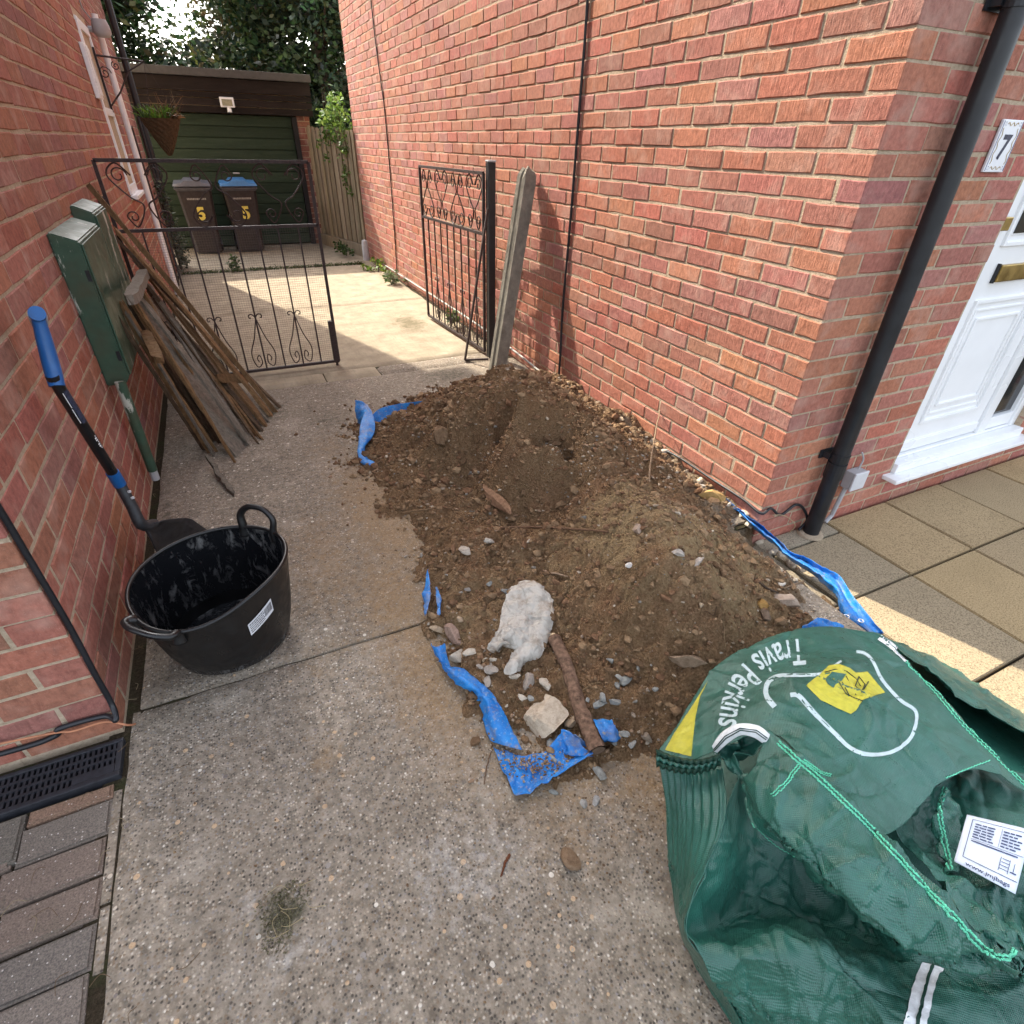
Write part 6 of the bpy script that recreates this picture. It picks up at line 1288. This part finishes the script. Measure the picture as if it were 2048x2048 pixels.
A0 = [[(1316, 1510, .26), (1376, 1416, .28), (1443, 1327, .29), (1548, 1273, .29), (1656, 1254, .27), (1763, 1272, .24)],
 [(1372, 1524, .30), (1425, 1440, .345), (1490, 1375, .35), (1570, 1325, .345), (1670, 1302, .32), (1790, 1298, .27)],
 [(1430, 1502, .36), (1500, 1440, .405), (1560, 1390, .415), (1640, 1350, .40), (1730, 1335, .36), (1830, 1338, .29)],
 [(1540, 1466, .42), (1590, 1440, .432), (1650, 1410, .425), (1720, 1390, .41), (1800, 1390, .37), (1877, 1384, .31)],
 [(1606, 1521, .445), (1660, 1495, .44), (1720, 1470, .42), (1790, 1445, .41), (1860, 1445, .38), (1930, 1451, .33)],
 [(1687, 1595, .455), (1740, 1570, .435), (1790, 1540, .41), (1850, 1515, .40), (1920, 1505, .38), (2000, 1520, .33)],
 [(1765, 1672, .455), (1806, 1650, .40), (1860, 1592, .385), (1887, 1562, .385), (1960, 1540, .37), (2062, 1588, .32)]]
bp_('top_panel', A0, 140, 120, .010, 8, 1, cr=(60, 1.2))
B0 = [[(1536, 1468, .42), (1606, 1521, .447), (1687, 1595, .457), (1765, 1672, .457), (1842, 1754, .45), (1919, 1835, .44), (1974, 1893, .42), (2024, 1916, .40)],
 [(1512, 1512, .425), (1562, 1575, .45), (1642, 1660, .46), (1712, 1735, .46), (1782, 1800, .45), (1862, 1862, .43), (1936, 1903, .405), (2014, 1922, .385)],
 [(1494, 1538, .41), (1524, 1612, .425), (1592, 1690, .435), (1662, 1762, .435), (1742, 1832, .425), (1832, 1890, .40), (1917, 1920, .38), (2010, 1930, .365)],
 [(1485, 1557, .375), (1505, 1647, .365), (1560, 1697, .365), (1640, 1757, .365), (1720, 1842, .355), (1803, 1896, .345), (1900, 1924, .335), (2002, 1938, .33)]]
bp_('front_flap', B0, 70, 150, .014, 8, 2, .7)
C0 = [[(1462, 1548, .35), (1500, 1590, .26), (1580, 1670, .20), (1660, 1740, .19), (1740, 1820, .21), (1820, 1880, .27), (1920, 1915, .28), (2062, 1950, .30)],
 [(1444, 1657, .33), (1500, 1690, .20), (1580, 1750, .15), (1660, 1820, .15), (1740, 1880, .18), (1830, 1930, .245), (1930, 1970, .265), (2072, 2000, .29)],
 [(1411, 1731, .30), (1480, 1770, .165), (1560, 1820, .13), (1640, 1862, .15), (1720, 1912, .21), (1820, 1968, .255), (1930, 2004, .275), (2077, 2040, .28)],
 [(1370, 1850, .24), (1440, 1856, .17), (1530, 1868, .165), (1630, 1890, .235), (1708, 1932, .26), (1815, 2002, .265), (1930, 2054, .27), (2082, 2090, .27)],
 [(1411, 1925, .215), (1470, 1908, .24), (1560, 1896, .255), (1640, 1906, .262), (1700, 1952, .255), (1810, 2044, .26), (1930, 2104, .26), (2082, 2140, .26)],
 [(1445, 1982, .14), (1512, 1985, .165), (1592, 1990, .195), (1662, 2004, .21), (1732, 2034, .225), (1820, 2094, .235), (1930, 2154, .235), (2082, 2190, .235)],
 [(1492, 2064, .04), (1562, 2084, .07), (1620, 2124, .06), (1690, 2154, .06), (1770, 2190, .055), (1850, 2234, .05), (1950, 2290, .03), (2082, 2320, .02)],
 [(1500, 2100, .0), (1570, 2130, .0), (1630, 2170, .0), (1700, 2204, .0), (1780, 2240, .0), (1860, 2290, .0), (1960, 2340, .0), (2084, 2370, .0)]]
bp_('front_panel', C0, 150, 150, .020, 7, 3, .8)
D0 = [[(1446, 1538, .35), (1404, 1540, .31), (1362, 1531, .285), (1316, 1514, .25)], [(1454, 1600, .35), (1405, 1600, .30), (1365, 1600, .25), (1328, 1600, .18)], [(1446, 1660, .332), (1400, 1672, .28), (1365, 1682, .20), (1334, 1690, .11)],
 [(1412, 1733, .302), (1385, 1752, .24), (1362, 1770, .15), (1342, 1776, .05)], [(1371, 1852, .242), (1362, 1852, .16), (1356, 1848, .08), (1351, 1836, .0)], [(1412, 1927, .216), (1400, 1932, .12), (1393, 1937, .05), (1389, 1930, .0)], [(1446, 1984, .14), (1435, 1987, .08), (1428, 1992, .03), (1420, 1986, .0)], [(1494, 2066, .04), (1485, 2070, .03), (1480, 2072, .01), (1474, 2062, .0)]]
def ribs(Pg):
    nu, nv = len(Pg), len(Pg[0]); out = []
    for i in range(nu):
        row = []
        for j in range(nv):
            a = Pg[min(i + 1, nu - 1)][j] - Pg[max(i - 1, 0)][j]; b = Pg[i][min(j + 1, nv - 1)] - Pg[i][max(j - 1, 0)]; n = a.cross(b).normalized()
            if n.z < 0: n = -n
            f = i / nu; v = j / nv; row.append(Pg[i][j] + n * .0045 * math.sin(v * 60 + 2.2 * math.sin(f * 6) + 1.5 * math.sin(v * 9)) * max(0, 1 - f * 1.7) )
        out.append(row)
    return out
bp_('side_panel', D0, 110, 90, .004, 9, 4, .4, ribs, cr=(24, .5))
bp_('loop_mouth', [[(1424, 1508, .34), (1480, 1470, .372), (1542, 1468, .41)], [(1434, 1532, .335), (1478, 1512, .325), (1514, 1515, .38)], [(1446, 1552, .34), (1466, 1553, .325), (1490, 1560, .355)]], 18, 24, .003, 10, 5)
bp_('right_side_panel', [[(1765, 1275, .22), (1830, 1326, .245), (1888, 1372, .245), (1935, 1406, .23), (1990, 1436, .21), (2064, 1486, .19), (2160, 1556, .18)], [(1778, 1280, .12), (1840, 1312, .11), (1896, 1352, .10), (1946, 1386, .09), (2000, 1416, .07), (2064, 1456, .06), (2155, 1520, .05)], [(1794, 1288, -.04), (1852, 1308, -.08), (1907, 1338, -.105), (1962, 1374, -.115), (2012, 1404, -.118), (2064, 1438, -.118), (2152, 1494, -.118)]], 30, 70, .008, 10, 6)
bp_('inner_panel', [[(1786, 1650, .34), (1880, 1560, .28), (1960, 1530, .28), (2085, 1560, .28)], [(1806, 1690, .335), (1870, 1640, .27), (1960, 1620, .30), (2085, 1650, .32)], [(1852, 1745, .36), (1900, 1722, .29), (1980, 1720, .32), (2085, 1740, .34)], [(1912, 1825, .385), (1950, 1802, .33), (2000, 1800, .34), (2094, 1820, .355)], [(1980, 1898, .385), (2010, 1882, .355), (2040, 1890, .35), (2104, 1900, .355)], [(2022, 1930, .355), (2042, 1962, .33), (2062, 1992, .32), (2114, 2004, .32)]], 100, 80, .012, 10, 7, .7)
bp_('inner_flap', [[(1866, 1600, .375), (1884, 1580, .37), (1905, 1590, .35)], [(1864, 1650, .35), (1884, 1640, .36), (1910, 1650, .34)], [(1876, 1700, .34), (1894, 1700, .355), (1918, 1705, .33)], [(1892, 1750, .345), (1908, 1745, .35), (1926, 1745, .33)]], 30, 14, .004, 14, 8)
bp_('base_sheet', [[(1500, 1320, .02), (1660, 1285, .03), (1800, 1296, -.03), (2064, 1446, -.10)], [(1390, 1480, .02), (1600, 1450, .16), (1860, 1450, .16), (2100, 1560, .10)], [(1380, 1700, .02), (1600, 1700, .15), (1900, 1700, .2), (2110, 1760, .18)], [(1420, 1940, .012), (1600, 1950, .06), (1900, 2020, .1), (2110, 2100, .1)], [(1500, 2080, .004), (1640, 2150, .004), (1880, 2260, .004), (2100, 2330, .004)]], 24, 24, .002, 8, 9, cover=False)
vv = []; ff = []
for v, f in POLY: b = len(vv); vv += v; ff += [tuple(b + i for i in q) for q in f]
BVH = BVHTree.FromPolygons(vv, ff)
def hit(px, py, off=.0022):
    r_ = Vector(_ray(px, py)); loc, nrm, _, _ = BVH.ray_cast(Vector(CAM), r_)
    if loc is None:
        loc, nrm, _, _ = BVH.find_nearest(G(px, py, .30))
    if nrm.dot(r_) > 0: nrm = -nrm
    return loc + nrm * off
def arc(path, n):
    P = spline([(a, b, 0) for a, b in path], 200); L = [0]
    for i in range(1, 200): L.append(L[-1] + (P[i] - P[i - 1]).length)
    return P, L
def along(P, L, s):
    s = max(0, min(s, L[-1] - 1e-4)); i = next(k for k in range(1, len(L)) if L[k] >= s); f = (s - L[i - 1]) / max(1e-9, L[i] - L[i - 1]); p = P[i - 1].lerp(P[i], f); t = (P[min(i + 3, 199)] - P[max(i - 4, 0)]).normalized(); return p, t
# lettering printed round the edge of the top panel
vs_, fs = text_faces('Travis Perkins', 1.0, .012, 2, 'LEFT')
P, L = arc([(1608, 1277), (1572, 1281), (1537, 1292), (1505, 1310), (1478, 1335), (1458, 1364), (1446, 1393), (1440, 1421), (1436, 1452)], 200)
xm = max(v[0] for v in vs_); sc_ = L[-1] / xm; mb = MB(); out = []
for x, y in vs_:
    p, t = along(P, L, x * sc_); up = Vector((t.y, -t.x, 0)); q = p + up * (y * sc_ * 1.55 + 2); out.append(hit(q.x, q.y))
mb.add(out, fs); obj('lettering', mb, M_PRINT, bag)
def ribbon(name, path, w0, w1, mat, off=.0022, n=60, across=3):
    P, L = arc(path, 200); rows = []
    for i in range(n):
        s = L[-1] * i / (n - 1); p, t = along(P, L, s); nn = Vector((-t.y, t.x, 0)); w_ = w0 + (w1 - w0) * i / (n - 1); rows.append([hit((p + nn * w_ * (k / (across - 1) - .5)).x, (p + nn * w_ * (k / (across - 1) - .5)).y, off) for k in range(across)])
    mb = MB(); mb.grid(rows); return obj(name, mb, mat, bag, smooth=True)
c6 = lambda L_: [(1300 + a / 2.583, 1200 + b / 2.583) for a, b in L_]
ribbon('emblem_outline', c6([(645, 555), (612, 515), (600, 480), (606, 440), (630, 412), (680, 395), (800, 392), (880, 385), (940, 350), (990, 318)]), 11, 4, M_PRINT)
ribbon('emblem_outline', c6([(725, 495), (770, 500), (850, 590), (950, 690), (1030, 765), (1120, 800), (1220, 795), (1310, 750), (1360, 680), (1370, 580), (1290, 520), (1200, 420), (1150, 320), (1110, 280), (1065, 270)]), 9, 6, M_PRINT, n=110)
def drape(name, poly, mat, off, sub=4):
    bm = bmesh.new(); bm.faces.new([bm.verts.new((a, b, 0)) for a, b in poly]); bmesh.ops.triangulate(bm, faces=bm.faces[:])
    for _ in range(sub): bmesh.ops.subdivide_edges(bm, edges=bm.edges[:], cuts=1, use_grid_fill=True)
    for v in bm.verts: v.co = hit(v.co.x, v.co.y, off)
    mb = MB(); mb.bm(bm); return obj(name, mb, mat, bag)
drape('emblem', c6([(805, 445), (880, 385), (925, 342), (975, 334), (1030, 355), (1062, 380), (1122, 374), (1160, 420), (1212, 482), (1150, 500), (1098, 520), (1062, 575), (1035, 592), (960, 560), (880, 520)]), M_YEL, .0026)
drape('emblem_window', c6([(903, 412), (940, 376), (1010, 386), (990, 420), (955, 440), (945, 460), (915, 440)]), M_BAG, .0036, 3)
drape('yellow_corner', c6([(302, 420), (215, 560), (130, 690), (80, 778), (150, 795), (216, 812), (228, 700), (240, 600), (262, 500)]), M_YEL, .0026)
mb = MB()
for pl in ([(990, 430), (1030, 500)], [(1010, 400), (1062, 492)], [(1075, 400), (1058, 450), (1092, 478), (1108, 440), (1075, 400)], [(1100, 470), (1118, 440), (1126, 428)], [(905, 380), (960, 365), (1010, 372), (1060, 410), (1085, 450)], [(975, 430), (1010, 490), (1050, 510), (1098, 528)]): mb.tube([hit(a, b, .0035) for a, b in c6(pl)], .0012, 5)
obj('marker_scribble', mb, M_INK, bag)
# stitched seams: two mint threads side by side
def seam(path, gap=6, r=.0014, n=150):
    P, L = arc(path, 200); mb = MB()
    for g_ in ((-gap / 2, gap / 2) if gap else (0,)):
        pts_ = []
        for i in range(n): s = L[-1] * i / (n - 1); p, t = along(P, L, s); nn = Vector((-t.y, t.x, 0)); q = p + nn * (g_ + .9 * math.sin(i * 1.9 + g_)); pts_.append(hit(q.x, q.y, .002 + .0009 * (i % 2)))
        mb.tube(pts_, r, 5)
    obj('stitching', mb, M_STITCH, bag)
seam([(1556, 1486), (1606, 1530), (1685, 1602), (1762, 1680), (1838, 1762), (1915, 1843), (1970, 1899), (2012, 1915), (2030, 1900)], 7, .0019, 230)
seam([(1600, 1529), (1575, 1562), (1546, 1592)], 6, .0011, 40); seam([(1812, 1324), (1870, 1384), (1925, 1450), (1995, 1518), (2058, 1580)], 5, .0016, 110); seam([(1606, 1520), (1640, 1545), (1662, 1552)], 4, .0012, 40)
seam([(1888, 1575), (1878, 1620), (1890, 1690), (1902, 1742)], 7, .0016, 60); seam([(1890, 1556), (1930, 1540), (1978, 1522)], 0, .0011, 50); seam([(1335, 1522), (1370, 1532), (1404, 1534)], 0, .0013, 40)
seam([(1500, 1645), (1550, 1690), (1590, 1712)], 0, .0008, 40)
# white webbing: lifting loop, corner strip and the strap at the bottom
def band(rows, nu, nv): 
    mb = MB(); mb.grid(patch(rows, nu, nv)); o = obj('webbing', mb, M_WEB, bag, smooth=True); md = o.modifiers.new('t', 'SOLIDIFY'); md.thickness = .003; md.offset = 0; WLOC[o.name] = Matrix.Identity(4); return o
o = band([[(1424, 1492, .365), (1446, 1464, .40), (1478, 1448, .432), (1516, 1452, .44), (1540, 1470, .432)], [(1428, 1500, .36), (1450, 1476, .40), (1480, 1460, .43), (1512, 1464, .438), (1534, 1481, .43)], [(1430, 1510, .352), (1455, 1486, .39), (1482, 1470, .42), (1508, 1475, .428), (1528, 1488, .42)]], 9, 40)
for f_, off in ((.33, .446), (.62, .438)):
    mb = MB(); mb.tube([G(a, b, z) for a, b, z in [(1426 + 4 * f_, 1496 + 9 * f_, .366), (1447 + 8 * f_, 1468 + 14 * f_, .4035), (1479 + 3 * f_, 1452 + 14 * f_, .434), (1515 - 6 * f_, 1456 + 14 * f_, .441), (1538 - 9 * f_, 1473 + 11 * f_, .434)]], .0012, 5); obj('dark_thread', mb, M_DKG, o)
ribbon('webbing', [(1758, 1276), (1784, 1294), (1812, 1322)], 12, 10, M_WEB, .003)
ribbon('webbing', [(1864, 1930), (1846, 1985), (1830, 2046), (1820, 2100)], 42, 46, M_WEB, .004, 30, 5); ribbon('dark_thread', [(1866, 1930), (1849, 1985), (1833, 2046), (1822, 2100)], 7, 8, M_DKG, .0058, 30, 3)
# gathered dark frill along the left seam
for kk, (dz, dy, am) in enumerate(((.012, -6, 5), (.006, 6, 6), (.0, 16, 6))):
    mb = MB(); rows = []
    for i in range(70):
        f = i / 69; px = 1312 + f * 128; py = 1508 + 30 * math.sin(f * 1.9) - 22 * f * f + dy * (1 - .5 * f); wv = math.sin(i * .9 + kk) * am * .4; z = .262 + .095 * f + dz
        rows.append([G(px, py - 5 + wv * .4, z + .004), G(px, py + wv, z + .016), G(px + 1, py + 9 + wv, z + .004)])
    mb.grid(rows); o = obj('gathered_seam', mb, M_BAG if kk == 1 else M_DKG, bag, smooth=True); md = o.modifiers.new('t', 'SOLIDIFY'); md.thickness = .002
# printed care label
def lab(u, v, d=0.):
    A_, B_, C__, D_ = (1908, 1722), (2031, 1788), (1934, 1629), (2064, 1660)
    x = (A_[0] * (1 - u) + B_[0] * u) * (1 - v) + (C__[0] * (1 - u) + D_[0] * u) * v; y = (A_[1] * (1 - u) + B_[1] * u) * (1 - v) + (C__[1] * (1 - u) + D_[1] * u) * v
    return G(x, y, .372 + .012 * math.sin(u * 2.2) + .012 * v + d)
mb = MB(); mb.grid([[lab(u, v) for u in np.linspace(0, 1, 16)] for v in np.linspace(0, 1, 12)]); lo = obj('care_label', mb, plain('label_paper', (.60, .66, .74), .55, .3, var=.04, scale=40), bag, smooth=True); md = lo.modifiers.new('t', 'SOLIDIFY'); md.thickness = .0012; md.offset = -1
mb = MB(); q = .0012; r = random.Random(6)
def lrect(u0, v0, u1, v1): mb.grid([[lab(u, v, q) for u in np.linspace(u0, u1, 6)] for v in (v0, v1)])
for u0, v0, u1, v1 in ((.10, .93, .98, .938), (.10, .17, .11, .93), (.10, .165, .98, .175), (.15, .56, .98, .567), (.57, .58, .576, .9)): lrect(u0, v0, u1, v1)
for k in range(6):
    for a in (.16, .60):
        u = a
        for wd in range(3): l = r.uniform(.05, .12); lrect(u, .60 + .05 * k, u + l, .622 + .05 * k); u += l + .015
lrect(.16, .52, .9, .54)
for k in range(4): lrect(.66 + .008 * k, .26 + .055 * k, .80, .27 + .055 * k)
lrect(.655, .22, .665, .45); lrect(.80, .22, .81, .45); lrect(.84, .26, .94, .28); lrect(.88, .28, .89, .42)
vs_, fs = text_faces('www.jmjbags', .1, .001, 1, 'LEFT'); xm = max(v[0] for v in vs_)
mb.add([lab(.17 + x / xm * .72, .045 + y / .1 * .095, q) for x, y in vs_], fs); obj('label_print', mb, plain('blue_black_ink', (.04, .05, .12), .6, .3), lo)
